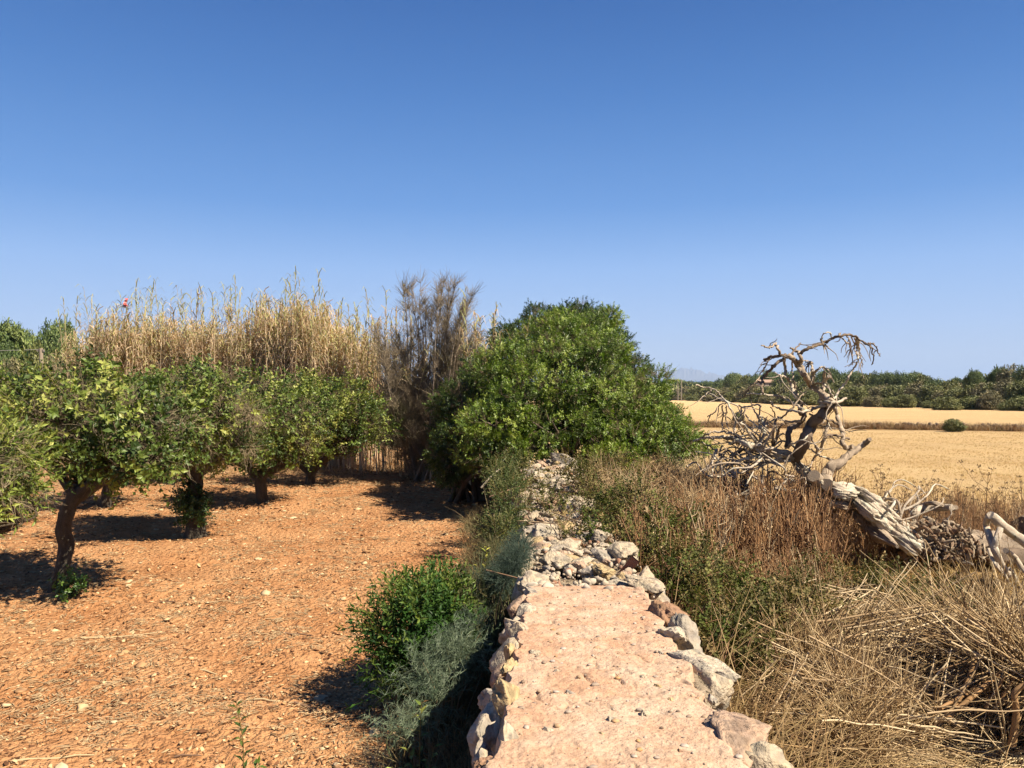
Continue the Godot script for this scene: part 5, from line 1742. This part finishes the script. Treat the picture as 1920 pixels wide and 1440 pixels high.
	# [column, row, depth, heading in degrees, tilt, spread px, how many, length]
	var sheaves := [[1760, 1195, 5.35, 8, 3, 130, 34, 0.85], [1800, 1180, 5.4, 16, 6, 110, 26, 0.8], [1560, 1250, 5.2, -32, -14, 130, 44, 0.9], [1640, 1300, 4.8, -38, -16, 120, 40, 0.8], [1640, 1150, 6.0, 35, 22, 110, 22, 0.6], [1520, 1140, 6.2, -15, -5, 110, 24, 0.7], [1700, 1130, 6.2, 55, 36, 130, 20, 0.55], [1800, 1300, 4.7, 42, 34, 70, 16, 0.7], [1890, 1240, 4.7, -50, -34, 50, 14, 0.8], [1680, 1380, 4.35, -12, -3, 170, 32, 0.6], [1450, 1290, 4.7, 62, 40, 46, 12, 0.45]]
	for q in sheaves:
		for i in q[6]:
			var d: float = q[2] + rf(-0.4, 0.4)
			var c := at(q[0] + rf(-1, 1) * q[5], q[1] + rf(-1, 1) * q[5] * 0.28, d)
			var turn := Basis.from_euler(Vector3(rf(0, TAU), deg_to_rad(q[3] * 0.6 + rf(-16, 16)), deg_to_rad(q[4] + rf(-9, 9))), EULER_ORDER_YZX)
			var l: float = q[7] * rf(0.4, 1.1)
			part("stalk", variants[rng.randi() % variants.size()], sw, Transform3D(turn * Basis.from_scale(Vector3(l, rf(0.8, 1.3), rf(0.8, 1.3))), c - turn.x * 0.5 * l))
	# thick arched stems over the dark hollow at the lower right
	for q in [[[[1780, 1352, 4.3], [1812, 1290, 4.5], [1830, 1240, 4.6], [1850, 1212, 4.8]], 0.014], [[[1800, 1330, 4.3], [1870, 1270, 4.5], [1925, 1235, 4.6]], 0.016], [[[1765, 1330, 4.3], [1850, 1280, 4.6], [1940, 1215, 4.8]], 0.012], [[[1850, 1330, 4.4], [1870, 1295, 4.4], [1888, 1268, 4.4]], 0.010], [[[1865, 1335, 4.4], [1890, 1295, 4.4], [1906, 1270, 4.4]], 0.010], [[[1900, 1400, 4.2], [1908, 1340, 4.2], [1905, 1300, 4.2], [1935, 1280, 4.2]], 0.02]]:
		var p := []
		for e in q[0]:
			p.append(at(e[0], e[1], e[2]))
		var b := MB.new()
		var sp := spline(p, 5)
		b.tube(sp, taper(sp.size(), q[1], q[1] * 0.7), 7, Color(0.42, 0.25, 0.12), 0.12, nf)
		part("thick_stem", b.mesh(bm), sw)
	# brambles
	var lm := mat(0.6, Color(0.26, 0.32, 0.06), null, 1, 1, null, 1, 0.25)
	var lf := sprig(460, 14, 0.24, 0.030, 0.021, 74, 0.002, Color(1.6, 1.0, 0.6), lm, 0.15, 0.14, 0.3)
	var pal := [Color(0.045, 0.065, 0.015), Color(0.080, 0.112, 0.024), Color(0.135, 0.165, 0.036), Color(0.25, 0.24, 0.08)]
	var drab := [Color(0.07, 0.075, 0.022), Color(0.125, 0.122, 0.038), Color(0.21, 0.18, 0.07), Color(0.40, 0.29, 0.14)]
	var brs := [
		["dark green bramble spilling against the wall's right edge beside the pale slab", [[1270, 1085, 46, 40, 6.0, 0.3], [1320, 1110, 44, 34, 5.9, 0.3], [1230, 1030, 40, 34, 6.5, 0.3], [1290, 1040, 44, 26, 6.6, 0.3], [1345, 1150, 40, 34, 5.5, 0.3], [1370, 1085, 44, 26, 6.2, 0.3], [1320, 1180, 32, 34, 5.2, 0.25], [1350, 1220, 30, 30, 4.95, 0.22], [1410, 1130, 40, 30, 5.9, 0.3]], pal + drab, 680],
		["bramble arching across the rubble in the middle of the wall top", [[1150, 980, 46, 26, 7.3, 0.35], [1100, 1000, 50, 12, 6.9, 0.3], [1190, 1012, 44, 26, 6.8, 0.3], [1250, 1000, 46, 26, 7.0, 0.3], [1300, 985, 44, 26, 7.4, 0.3], [1050, 958, 54, 10, 7.8, 0.3], [1220, 960, 60, 40, 7.4, 0.35], [1165, 930, 56, 34, 8.2, 0.35]], pal + drab, 520],
		["sparse drab bramble low on the brush beside the end of the mortar top", [[1420, 1165, 70, 56, 5.5, 0.4], [1390, 1225, 50, 50, 5.0, 0.3], [1480, 1140, 90, 46, 5.9, 0.4], [1370, 1180, 46, 60, 5.3, 0.3]], drab, 700],
		["thin drab bramble mixed with dead twigs in front of the dead trunk", [[1760, 1135, 120, 46, 6.2, 0.5], [1660, 1110, 90, 36, 6.8, 0.5], [1820, 1165, 80, 30, 5.8, 0.4], [1560, 1100, 90, 34, 7.0, 0.5]], drab, 640],
		["dull green creeper over the rubble at the foot of the mastic bush", [[1105, 890, 50, 36, 9.6, 0.4], [982, 900, 32, 34, 9.8, 0.35], [1090, 920, 50, 24, 8.8, 0.35], [1160, 880, 60, 30, 10.2, 0.4], [1020, 920, 50, 10, 9.0, 0.3], [1130, 930, 50, 30, 8.4, 0.35]], drab, 520]]
	for q in brs:
		var lobes := []
		var c := Vector3.ZERO
		for l in q[1]:
			var k: float = l[4] / F
			lobes.append([at(l[0], l[1], l[4]), Vector3(l[2] * k, l[3] * k, l[5])])
			c += lobes[lobes.size() - 1][0]
		c /= lobes.size()
		c.y = scrub_y(c.x, -c.z)
		var o := thing("bramble", q[0], "bramble", c)
		var inv := Transform3D(Basis(), -c)
		var b := MB.new()
		for l in lobes:
			for i in 14:
				var from: Vector3 = (l[0] as Vector3) - c + Vector3(rf(-0.25, 0.25), 0, rf(-0.25, 0.25))
				from.y = rf(0.0, 0.1)
				var to: Vector3 = (l[0] as Vector3) - c + rdir() * (l[1] as Vector3) * 1.1
				var sp := spline([from, from.lerp(to, 0.5) + Vector3(rf(-0.15, 0.15), rf(0.05, 0.3), rf(-0.15, 0.15)), to], 5)
				b.tube(sp, taper(sp.size(), 0.005, 0.0025), 4, Color(0.25, 0.14, 0.08) * rf(0.8, 1.5), 0, null, 0, false)
		part("stems", b.mesh(bm), o, Transform3D(), "stuff")
		var got := in_lobes(lumpy(lobes, 4, 0.5, 0.8), q[3], 0.35, 0.3, 0.8, q[2], 3.0, false, 0.06, -0.22)
		var tf: Array = got[0]
		for i in tf.size():
			tf[i] = inv * (tf[i] as Transform3D)
		many("leaves", lf, tf, got[1], o)
	# long dry grass leaning along the wall's right edge
	var lean := tuft(470, 14, 0.5, 0.006, 1.5, tm, 0.3)
	var wh := []
	var ti := []
	for i in 170:
		var d := rf(2.6, 6.2)
		var x := wright(d) + 0.10 + rf(0, 0.3)
		wh.append(Transform3D(basis_to(Vector3(-0.25, 1, 0.25), rf(0.7, 1.4), rf(0, TAU)), Vector3(x, scrub_y(x, d) + rf(0.0, 0.35), -d)))
		ti.append(Color(0.55, 0.40, 0.20).lerp(Color(0.32, 0.20, 0.09), rf(0, 1)))
	meta(many("leaning_grass", lean, wh, ti, self), "long straw-coloured grass leaning along the right face of the stone wall", "grass")
	# straw lying on the ground at the bottom right
	var b2 := MB.new()
	for i in 5:
		var a := rf(-0.5, 0.5)
		var o := Vector3(rf(-0.5, 0.5), rf(0.02, 0.2), rf(-0.5, 0.5))
		var dd := Vector3(cos(a), rf(-0.15, 0.15), sin(a)) * rf(0.3, 0.8)
		b2.tube(PackedVector3Array([o - dd, o + Vector3(0, rf(0.0, 0.1), rf(-0.05, 0.05)), o + dd]), PackedFloat32Array([0.012, 0.016, 0.010]), 3, Color.WHITE * rf(0.7, 1.25), 0, null, 0, false)
	wh = []
	ti = []
	for i in 6500:
		var d := rf(3.3, 6.8)
		var x := wright(d) + 0.05 + rf(0, 3.2)
		var s := rf(0.08, 0.24)
		wh.append(Transform3D(Basis(Vector3.UP, rf(-0.7, 0.9)).scaled(Vector3(s, s, s)), Vector3(x, scrub_y(x, d) + rf(0, 0.10), -d)))
		ti.append(Color(0.92, 0.70, 0.39).lerp([Color(0.56, 0.37, 0.18), Color(1.0, 0.82, 0.52)][i % 2], rf(0, 1)))
	meta(many("straw", b2.mesh(bm), wh, ti, self), "straw lying flat over the ground at the lower right", "straw")
	# stubble of the near field
	var stb := tuft(480, 9, 0.075, 0.007, 1.0, tm)
	wh = []
	ti = []
	for i in 30000:
		var d := 9.5 + 34.0 * pow(rf(0, 1), 1.5)
		var u := rf(1180, 1980)
		var x := (u - 960.0) / F * d
		if x < 2.0:
			continue
		wh.append(Transform3D(basis_to(Vector3(rf(-0.3, 0.3), 1, rf(-0.3, 0.3)), rf(0.5, 1.1), rf(0, TAU)), Vector3(x, field_y(x, d), -d)))
		ti.append(Color(0.86, 0.62, 0.32).lerp(Color(0.93, 0.74, 0.45), rf(0, 1)) * rf(0.85, 1.05))
	meta(many("stubble", stb, wh, ti, self), "short golden stubble standing over the near part of the harvested field", "stubble")

func weed(s: int, m: Material) -> ArrayMesh:
	var g := RandomNumberGenerator.new()
	g.seed = s
	var b := MB.new()
	for k in 3:
		var p := PackedVector3Array()
		var q := Vector3(g.randf_range(-0.1, 0.1), 0, g.randf_range(-0.1, 0.1))
		var d := Vector3(g.randf_range(-0.2, 0.2), 1, g.randf_range(-0.2, 0.2)).normalized()
		var l := g.randf_range(0.6, 1.05)
		for i in 6:
			p.append(q)
			d = (d + Vector3(g.randf_range(-1, 1), 0, g.randf_range(-1, 1)) * 0.07).normalized()
			q += d * l / 5.0
		var br := g.randf_range(0.45, 1.45)
		b.tube(p, taper(6, 0.0078, 0.0040), 3, Color(br, br, br), 0, null, 0, false)
		for i in 7:
			var t := g.randf_range(0.35, 1.0) * 4.99
			var j := int(t)
			var o := p[j].lerp(p[j + 1], t - j)
			var dd := (Vector3(g.randf_range(-1, 1), g.randf_range(0.3, 1.2), g.randf_range(-1, 1))).normalized()
			var e := PackedVector3Array([o, o + dd * 0.06, o + dd * 0.10 + Vector3(0, 0.05, 0)])
			b.tube(e, taper(3, 0.0038, 0.0022), 3, Color(br, br, br) * 0.9, 0, null, 0, false)
			if i % 2 == 0:
				b.leaf(o + dd * 0.08, (dd + Vector3(0, -0.6, 0)).normalized(), Vector3.UP, 0.035, 0.012, 0.4, 0.2, Color(br, br, br) * 0.8)
	return b.mesh(m)

func umbel(s: int, m: Material) -> Array:
	var g := RandomNumberGenerator.new()
	g.seed = s
	var b := MB.new()
	var h := MB.new()
	var p := PackedVector3Array()
	var q := Vector3.ZERO
	var d := Vector3(g.randf_range(-0.1, 0.1), 1, g.randf_range(-0.1, 0.1)).normalized()
	for i in 7:
		p.append(q)
		d = (d + Vector3(g.randf_range(-1, 1), 0, g.randf_range(-1, 1)) * 0.09).normalized()
		q += d / 6.0
	var col := Color(0.25, 0.15, 0.09)
	b.tube(p, taper(7, 0.006, 0.002), 4, col, 0, null, 0, false)
	var ends := [p[6]]
	for i in 8:
		var t := g.randf_range(0.3, 0.97) * 5.99
		var j := int(t)
		var o := p[j].lerp(p[j + 1], t - j)
		var a := g.randf_range(0, TAU)
		var dd := Vector3(cos(a), g.randf_range(0.6, 1.4), sin(a)).normalized()
		var l := g.randf_range(0.12, 0.3)
		var e := o + dd * l + Vector3(0, l * 0.35, 0)
		b.tube(PackedVector3Array([o, o + dd * l * 0.5, e]), taper(3, 0.003, 0.0014), 3, col, 0, null, 0, false)
		ends.append(e)
	for e in ends:
		for i in 9:
			var dd := Vector3(g.randf_range(-1, 1), g.randf_range(0.1, 1.0), g.randf_range(-1, 1)).normalized()
			var l := g.randf_range(0.015, 0.034)
			h.tube(PackedVector3Array([e, e + dd * l]), PackedFloat32Array([0.0012, 0.0010]), 3, col, 0, null, 0, false)
			h.tube(PackedVector3Array([e + dd * l, e + dd * (l + 0.006), e + dd * (l + 0.012)]), PackedFloat32Array([0.002, 0.005, 0.001]), 4, Color(0.14, 0.08, 0.05), 0, null, 0, false)
	return [b.mesh(m), h.mesh(m)]

# ---------------------------------------------------------------- far things
func clump(s: int, m: Material, count: int, r: float, size: float) -> ArrayMesh:
	var g := RandomNumberGenerator.new()
	g.seed = s
	var b := MB.new()
	for i in count:
		var d := Vector3(g.randf_range(-1, 1), g.randf_range(-1, 1), g.randf_range(-1, 1))
		var br := g.randf_range(0.7, 1.25)
		b.leaf(d * r, (d + Vector3(g.randf_range(-1, 1), g.randf_range(-0.3, 1), g.randf_range(-1, 1))).normalized(), Vector3(g.randf_range(-1, 1), 1, g.randf_range(-1, 1)), size * g.randf_range(0.7, 1.3), size * 0.6, 0.15, 0.15, Color(br, br, br * g.randf_range(0.8, 1.1)))
	return b.mesh(m)

# a tree of unit height (crown about one unit wide), to be scaled
func far_tree(called: String, lobes: Array, n: int, me: Mesh, pal: Array, size: float, bark: Material, trunk_h: float) -> Node3D:
	var o := Node3D.new()
	o.name = numbered(called)
	add_child(o)
	var b := MB.new()
	b.tube(PackedVector3Array([Vector3(0, -0.05, 0), Vector3(0.02, trunk_h * 0.5, 0), Vector3(-0.01, trunk_h, 0.02)]), PackedFloat32Array([0.045, 0.032, 0.026]), 7, Color(0.14, 0.10, 0.075), 0.1, nf)
	for l in lobes:
		var to: Vector3 = l[0]
		b.tube(PackedVector3Array([Vector3(0, trunk_h * 0.8, 0), Vector3(to.x * 0.5, lerpf(trunk_h, to.y, 0.5), to.z * 0.5), to]), PackedFloat32Array([0.022, 0.014, 0.006]), 5, Color(0.14, 0.10, 0.075), 0, null, 0, false)
	part("trunk", b.mesh(bark), o)
	var got := in_lobes(lobes, n, 0.72, 0.4, size, pal, 3.0)
	many("crown", me, got[0], got[1], o)
	return o

func far() -> void:
	var lm := mat(0.6, Color(0.08, 0.12, 0.03))
	var bark := mat(0.9)
	var cl := clump(500, lm, 12, 0.5, 0.75)
	var needle := clump(501, lm, 18, 0.6, 0.5)
	var L := func(a: Array) -> Array:
		var r := []
		for q in a:
			r.append([Vector3(q[0], q[1], q[2]), Vector3(q[3], q[4], q[5])])
		return r
	var oak_p := [Color(0.10, 0.118, 0.030), Color(0.18, 0.195, 0.050), Color(0.28, 0.275, 0.085)]
	var grey_p := [Color(0.14, 0.128, 0.056), Color(0.24, 0.21, 0.10), Color(0.34, 0.29, 0.145)]
	var pine_p := [Color(0.05, 0.092, 0.022), Color(0.105, 0.16, 0.036), Color(0.19, 0.24, 0.06)]
	var shrub_p := [Color(0.11, 0.13, 0.030), Color(0.18, 0.20, 0.048), Color(0.26, 0.26, 0.08)]
	var l1: Array = L.call([[0, 0.6, 0, 0.42, 0.36, 0.42], [0.28, 0.45, 0.1, 0.28, 0.3, 0.3], [-0.3, 0.42, 0, 0.3, 0.3, 0.3], [0.05, 0.3, 0.3, 0.36, 0.26, 0.3], [0.0, 0.3, -0.2, 0.4, 0.26, 0.3], [-0.12, 0.75, 0.05, 0.26, 0.22, 0.26]])
	var l2: Array = L.call([[0, 0.5, 0, 0.5, 0.46, 0.5], [0.32, 0.3, 0.05, 0.3, 0.28, 0.34], [-0.34, 0.34, 0.1, 0.32, 0.32, 0.32], [0.1, 0.25, 0.34, 0.34, 0.24, 0.24]])
	var l3: Array = L.call([[0, 0.78, 0, 0.42, 0.2, 0.42], [0.3, 0.66, 0, 0.24, 0.16, 0.3], [-0.3, 0.68, 0.1, 0.26, 0.17, 0.28], [0.08, 0.55, 0.25, 0.26, 0.14, 0.22], [-0.05, 0.88, -0.05, 0.25, 0.13, 0.25]])
	var protos := [far_tree("holm_oak", l1, 620, cl, oak_p, 0.085, bark, 0.3), far_tree("wild_olive", l2, 620, cl, grey_p, 0.085, bark, 0.25), far_tree("pine_tree", l3, 620, needle, pine_p, 0.085, bark, 0.6), far_tree("pine_tree", l1, 620, needle, pine_p, 0.085, bark, 0.3), far_tree("field_shrub", l2, 620, cl, shrub_p, 0.085, bark, 0.2), far_tree("holm_oak", l2, 620, cl, oak_p, 0.085, bark, 0.3)]
	var kinds := ["holm_oak", "wild_olive", "pine_tree", "pine_tree", "field_shrub", "holm_oak"]
	var words := ["dark olive-green holm oak", "greyish wild olive", "flat-topped dark pine", "dark bushy pine", "mid-green rounded shrub", "round dense holm oak"]
	var used := [false, false, false, false, false, false]
	var put := func(k: int, u: float, d: float, w: float, top_v: float, label: String, group: String, foot_v := -1.0):
		var x := (u - 960.0) / F * d
		var y := gy(x, d)
		if foot_v > 0.0:
			y = EYE - (foot_v - HV) / F * d
		var h := EYE - (top_v - HV) / F * d - y
		var o: Node3D = protos[k]
		if used[k]:
			o = copy(protos[k], kinds[k])
		used[k] = true
		o.position = Vector3(x, y - 0.1, -d)
		o.rotation.y = rf(0, TAU)
		o.scale = Vector3(w, h, w)
		meta(o, label, "shrub" if k == 4 else "tree", group)
	# front row along the field's far edge, as in the photograph: kind, column, width px, top
	var front := [[1, 1272, 30, 735], [4, 1300, 26, 741], [1, 1334, 34, 738], [0, 1372, 34, 733], [4, 1405, 28, 744], [1, 1440, 34, 740], [0, 1478, 36, 736], [5, 1515, 40, 730], [0, 1560, 46, 724], [5, 1602, 52, 722], [1, 1640, 36, 740], [4, 1671, 32, 741], [5, 1699, 38, 737], [4, 1741, 26, 750], [1, 1800, 26, 752], [4, 1826, 54, 740], [1, 1856, 40, 729], [4, 1884, 24, 752], [4, 1914, 46, 740], [1, 1945, 40, 745]]
	for i in front.size():
		var q: Array = front[i]
		var d := belt_d(q[1]) * 1.02
		put.call(q[0], q[1], d, q[2] / F * d, q[3], "%s at the stubble field's far edge, front row, %s from the left" % [words[q[0]], nth(i + 1)], "front row of the far tree belt")
	var cy := belt_d(1773) * 0.93
	put.call(5, 1773, cy, 44.0 / F * cy, 741, "dark round-crowned tree with a visible trunk alone just inside the field's far edge", "")
	# shrub by the field wall, and the small one seen through the dead branches
	put.call(5, 1787, wall_d(28) - 3.0, 32.0 / F * 45, 781, "lone dark round bush in front of the field wall on the right", "", 806.0)
	put.call(4, 1384, wall_d(15) + 1.0, 18.0 / F * 52, 768, "small dark bush at the field wall, seen through the dead tree's twigs", "", 792.0)
	# middle and back rows
	var outline := [[1240, 713], [1290, 713], [1330, 713], [1372, 703], [1400, 698], [1440, 698], [1480, 693], [1550, 693], [1600, 696], [1650, 697], [1700, 694], [1735, 697], [1755, 704], [1780, 710], [1810, 708], [1850, 701], [1870, 689], [1890, 681], [1930, 680], [2000, 684]]
	var u := 1258.0
	var i := 0
	while u < 1960:
		var d := belt_d(u) * 1.12
		var top := lerpf(prof(outline, u), 752.0, 0.36) + rf(-5, 5)
		var k: int = [0, 1, 5, 0, 1][i % 5]
		put.call(k, u, d, rf(42, 54) / F * d, top, "%s in the far tree belt's middle row, %s from the left" % [words[k], nth(i + 1)], "middle row of the far tree belt")
		u += rf(20, 30)
		i += 1
	u = 1250.0
	i = 0
	while u < 1975:
		var d := belt_d(u) * (1.35 if u > 1760 else 1.5)
		if u > 1790 and u < 1840:
			d *= 1.1
		var top := prof(outline, u) + rf(-2, 5)
		var k: int = [3, 2, 0, 3, 2][i % 5] if u < 1760 else [0, 2, 1, 3][i % 4]
		put.call(k, u, d, rf(36, 48) / F * d, top, "%s on the far tree belt's skyline, %s from the left" % [words[k], nth(i + 1)], "back row of the far tree belt")
		u += rf(17, 25)
		i += 1
	# umbrella pine standing above the belt
	var ud := belt_d(1828) * 1.3
	put.call(2, 1828, ud, 34.0 / F * ud, 695, "pale umbrella-shaped pine standing clear above the tree belt near the right edge", "")
	# pines beyond the canes on the left
	var lp := [[2, 8, 92, 606, 62], [3, -30, 80, 596, 60], [2, 48, 70, 622, 66], [3, 98, 70, 601, 60], [2, 118, 60, 604, 64], [3, 20, 70, 648, 52], [0, 60, 60, 640, 52], [3, 180, 40, 607, 70], [1, 98, 40, 664, 44], [0, 140, 60, 640, 56], [1, 20, 60, 668, 46], [3, 240, 60, 640, 66], [3, 320, 70, 650, 70], [0, 400, 70, 655, 70], [0, 480, 70, 650, 70], [0, 600, 60, 668, 60], [0, 672, 44, 690, 40]]
	var lw := ["broad", "edge-cut", "lower", "tall", "big", "low", "low", "small", "low", "half-hidden", "low", "half-hidden", "half-hidden", "half-hidden", "half-hidden", "half-hidden", ""]
	for j in lp.size():
		var q: Array = lp[j]
		put.call(q[0], q[1], q[4], q[2] / F * q[4], q[3], ("%s behind the canes, seen in the gap right of the tan clumps" if j == 16 else "%s %s beyond the orange trees, %s from the left" % [lw[j], "%s", nth([2, 1, 6, 7, 8, 3, 5, 10, 9, 11, 4, 12, 13, 14, 15, 16, 17][j])]) % words[q[0]], "trees beyond the orchard")
	# low field wall with dry grass
	var fw := thing("field_wall", "low brown dry-stone wall overgrown with dry grass crossing the stubble field", "wall")
	var stn := []
	for j in 4:
		stn.append(lump(520 + j, 1, 0.4, 3, bark, 0.8))
	var wh := []
	var ti := []
	for j in 2200:
		var x := rf(8, 60)
		var d := wall_d(x) + rf(-0.35, 0.35)
		wh.append(Transform3D(Basis.from_euler(Vector3(rf(0, 6), rf(0, 6), rf(0, 6))).scaled(Vector3.ONE * rf(0.05, 0.13)), Vector3(x, gy(x, d) + rf(0, 0.36) * (0.8 + 0.35 * nz.get_noise_1d(x * 2.0)), -d)))
		ti.append(Color(0.26, 0.18, 0.12).lerp(Color(0.42, 0.30, 0.19), rf(0, 1)))
	many("stones", stn[0], wh, ti, fw)
	var gm := mat(0.8, Color(0.3, 0.2, 0.1))
	var gt := tuft(530, 14, 0.8, 0.03, 0.6, gm)
	wh = []
	ti = []
	for j in 6500:
		var x := rf(8, 62)
		var d := wall_d(x) + rf(-2.0, 1.0)
		wh.append(Transform3D(basis_to(Vector3(rf(-0.3, 0.3), 1, rf(-0.3, 0.3)), rf(0.4, 1.05) * (0.75 + 0.5 * nz.get_noise_1d(x * 1.4 + 50.0)), rf(0, TAU)), Vector3(x, gy(x, d), -d)))
		ti.append(Color(0.42, 0.26, 0.12).lerp([Color(0.55, 0.38, 0.18), Color(0.28, 0.18, 0.10), Color(0.36, 0.30, 0.14)][j % 3], rf(0, 1)))
	many("dry_grass", gt, wh, ti, fw)
	# woods on the plain to the horizon
	wh = []
	ti = []
	var big := clump(540, lm, 22, 2.2, 1.9)
	for j in 5200:
		var d := 430.0 + 3200.0 * pow(rf(0, 1), 1.6)
		var uu := rf(1180, 2050)
		var x := (uu - 960.0) / F * d
		wh.append(Transform3D(basis_to(Vector3(rf(-0.3, 0.3), 1, rf(-0.3, 0.3)), rf(0.8, 1.5) * (1.0 + d / 2500.0), rf(0, TAU)), Vector3(x, gy(x, d) + rf(0.5, 4.0), -d)))
		ti.append(pick_color(oak_p, Vector3(x * 0.02, 0, d * 0.02), 1.0))
	meta(many("far_woods", big, wh, ti, self), "dark woods covering the plain beyond the tree belt", "woods")
	# house among the trees, seen through the dead branches
	var hd := 300.0
	var ho := thing("farmhouse", "small farmhouse with pinkish roof among the far trees, seen through the dead branches", "house", at(1443, 726, hd))
	var k := hd / F
	var hb := MB.new()
	box(hb, Vector3(-22 * k, 0, -2), Vector3(18 * k, 9 * k, 2), Color(0.58, 0.50, 0.42))
	part("walls", hb.mesh(bark), ho)
	var rb := MB.new()
	var y0 := 9.0 * k
	rb.quad(Vector3(-23 * k, y0, 2.4), Vector3(-23 * k, y0 + 1.1, 0), Vector3(19 * k, y0 + 1.1, 0), Vector3(19 * k, y0, 2.4), Color(0.46, 0.30, 0.22))
	rb.quad(Vector3(19 * k, y0, -2.4), Vector3(19 * k, y0 + 1.1, 0), Vector3(-23 * k, y0 + 1.1, 0), Vector3(-23 * k, y0, -2.4), Color(0.46, 0.30, 0.22))
	part("roof", rb.mesh(bark), ho)
	for j in 3:
		var wb := MB.new()
		box(wb, Vector3(-14 * k + j * 10 * k, 3 * k, 1.98), Vector3(-11.5 * k + j * 10 * k, 7 * k, 2.03), Color(0.05, 0.045, 0.04))
		part("window", wb.mesh(bark), ho)
	# poles
	var po := thing("utility_pole", "weathered wooden utility pole with a wire, rising behind the orange trees", "pole", Vector3(at(78, 700, 38).x, gy(-23, 38), -38))
	var pb := MB.new()
	var ptop := at(77, 653, 38).y - po.position.y
	pb.tube(PackedVector3Array([Vector3(0, -0.2, 0), Vector3(0.0, ptop * 0.5, 0), Vector3(-0.03, ptop, 0)]), PackedFloat32Array([0.13, 0.11, 0.09]), 10, Color(0.34, 0.27, 0.20), 0.1, nf)
	part("post", pb.mesh(bark), po)
	var wb2 := MB.new()
	var wy := at(77, 661, 38).y - po.position.y
	var wp := []
	for j in 9:
		var t := j / 8.0
		wp.append(Vector3(-0.1 - 34.0 * t, wy + 0.15 - 1.6 * t * (1.0 - t), 6.0 * t))
	wb2.tube(spline(wp, 3), taper(25, 0.014, 0.014), 5, Color(0.42, 0.40, 0.36))
	part("wire", wb2.mesh(bark), po)
	var ib := MB.new()
	box(ib, Vector3(-0.22, wy + 0.05, -0.06), Vector3(0.12, wy + 0.15, 0.06), Color(0.3, 0.25, 0.2))
	part("bracket", ib.mesh(bark), po)
	for j in 2:
		var d := 240.0
		var q := at([1271, 1277.5][j], 730, d)
		var p2 := thing("utility_pole", ["thin grey pole before the far woods, nearer the mastic bush of two", "thin grey pole before the far woods, farther from the mastic bush of two"][j], "pole", q)
		var b := MB.new()
		b.tube(PackedVector3Array([Vector3(0, -3.5, 0), Vector3(0, [2.8, 3.0][j], 0)]), PackedFloat32Array([0.16, 0.12]), 8, Color(0.36, 0.32, 0.28))
		part("post", b.mesh(bark), p2)

func box(b: MB, lo: Vector3, hi: Vector3, c: Color) -> void:
	var p := func(x: int, y: int, z: int) -> Vector3:
		return Vector3(hi.x if x else lo.x, hi.y if y else lo.y, hi.z if z else lo.z)
	for f in [[[0, 0, 1], [0, 1, 1], [1, 1, 1], [1, 0, 1]], [[1, 0, 0], [1, 1, 0], [0, 1, 0], [0, 0, 0]], [[0, 0, 0], [0, 1, 0], [0, 1, 1], [0, 0, 1]], [[1, 0, 1], [1, 1, 1], [1, 1, 0], [1, 0, 0]], [[0, 1, 1], [0, 1, 0], [1, 1, 0], [1, 1, 1]]]:
		var v := []
		for q in f:
			v.append(p.call(q[0], q[1], q[2]))
		b.quad(v[0], v[1], v[2], v[3], c)

func _ready() -> void:
	rng.seed = 20240
	nz.seed = 11
	nz.frequency = 1.0
	nz.noise_type = FastNoiseLite.TYPE_SIMPLEX_SMOOTH
	nz.fractal_octaves = 3
	nf.seed = 12
	nf.frequency = 1.0
	nf.noise_type = FastNoiseLite.TYPE_SIMPLEX_SMOOTH
	nf.fractal_octaves = 2
	camera_and_light()
	setting()
	stone_wall()
	orchard()
	canes()
	bare_shrub()
	mound()
	wall_foot()
	dead_tree()
	brush()
	far()
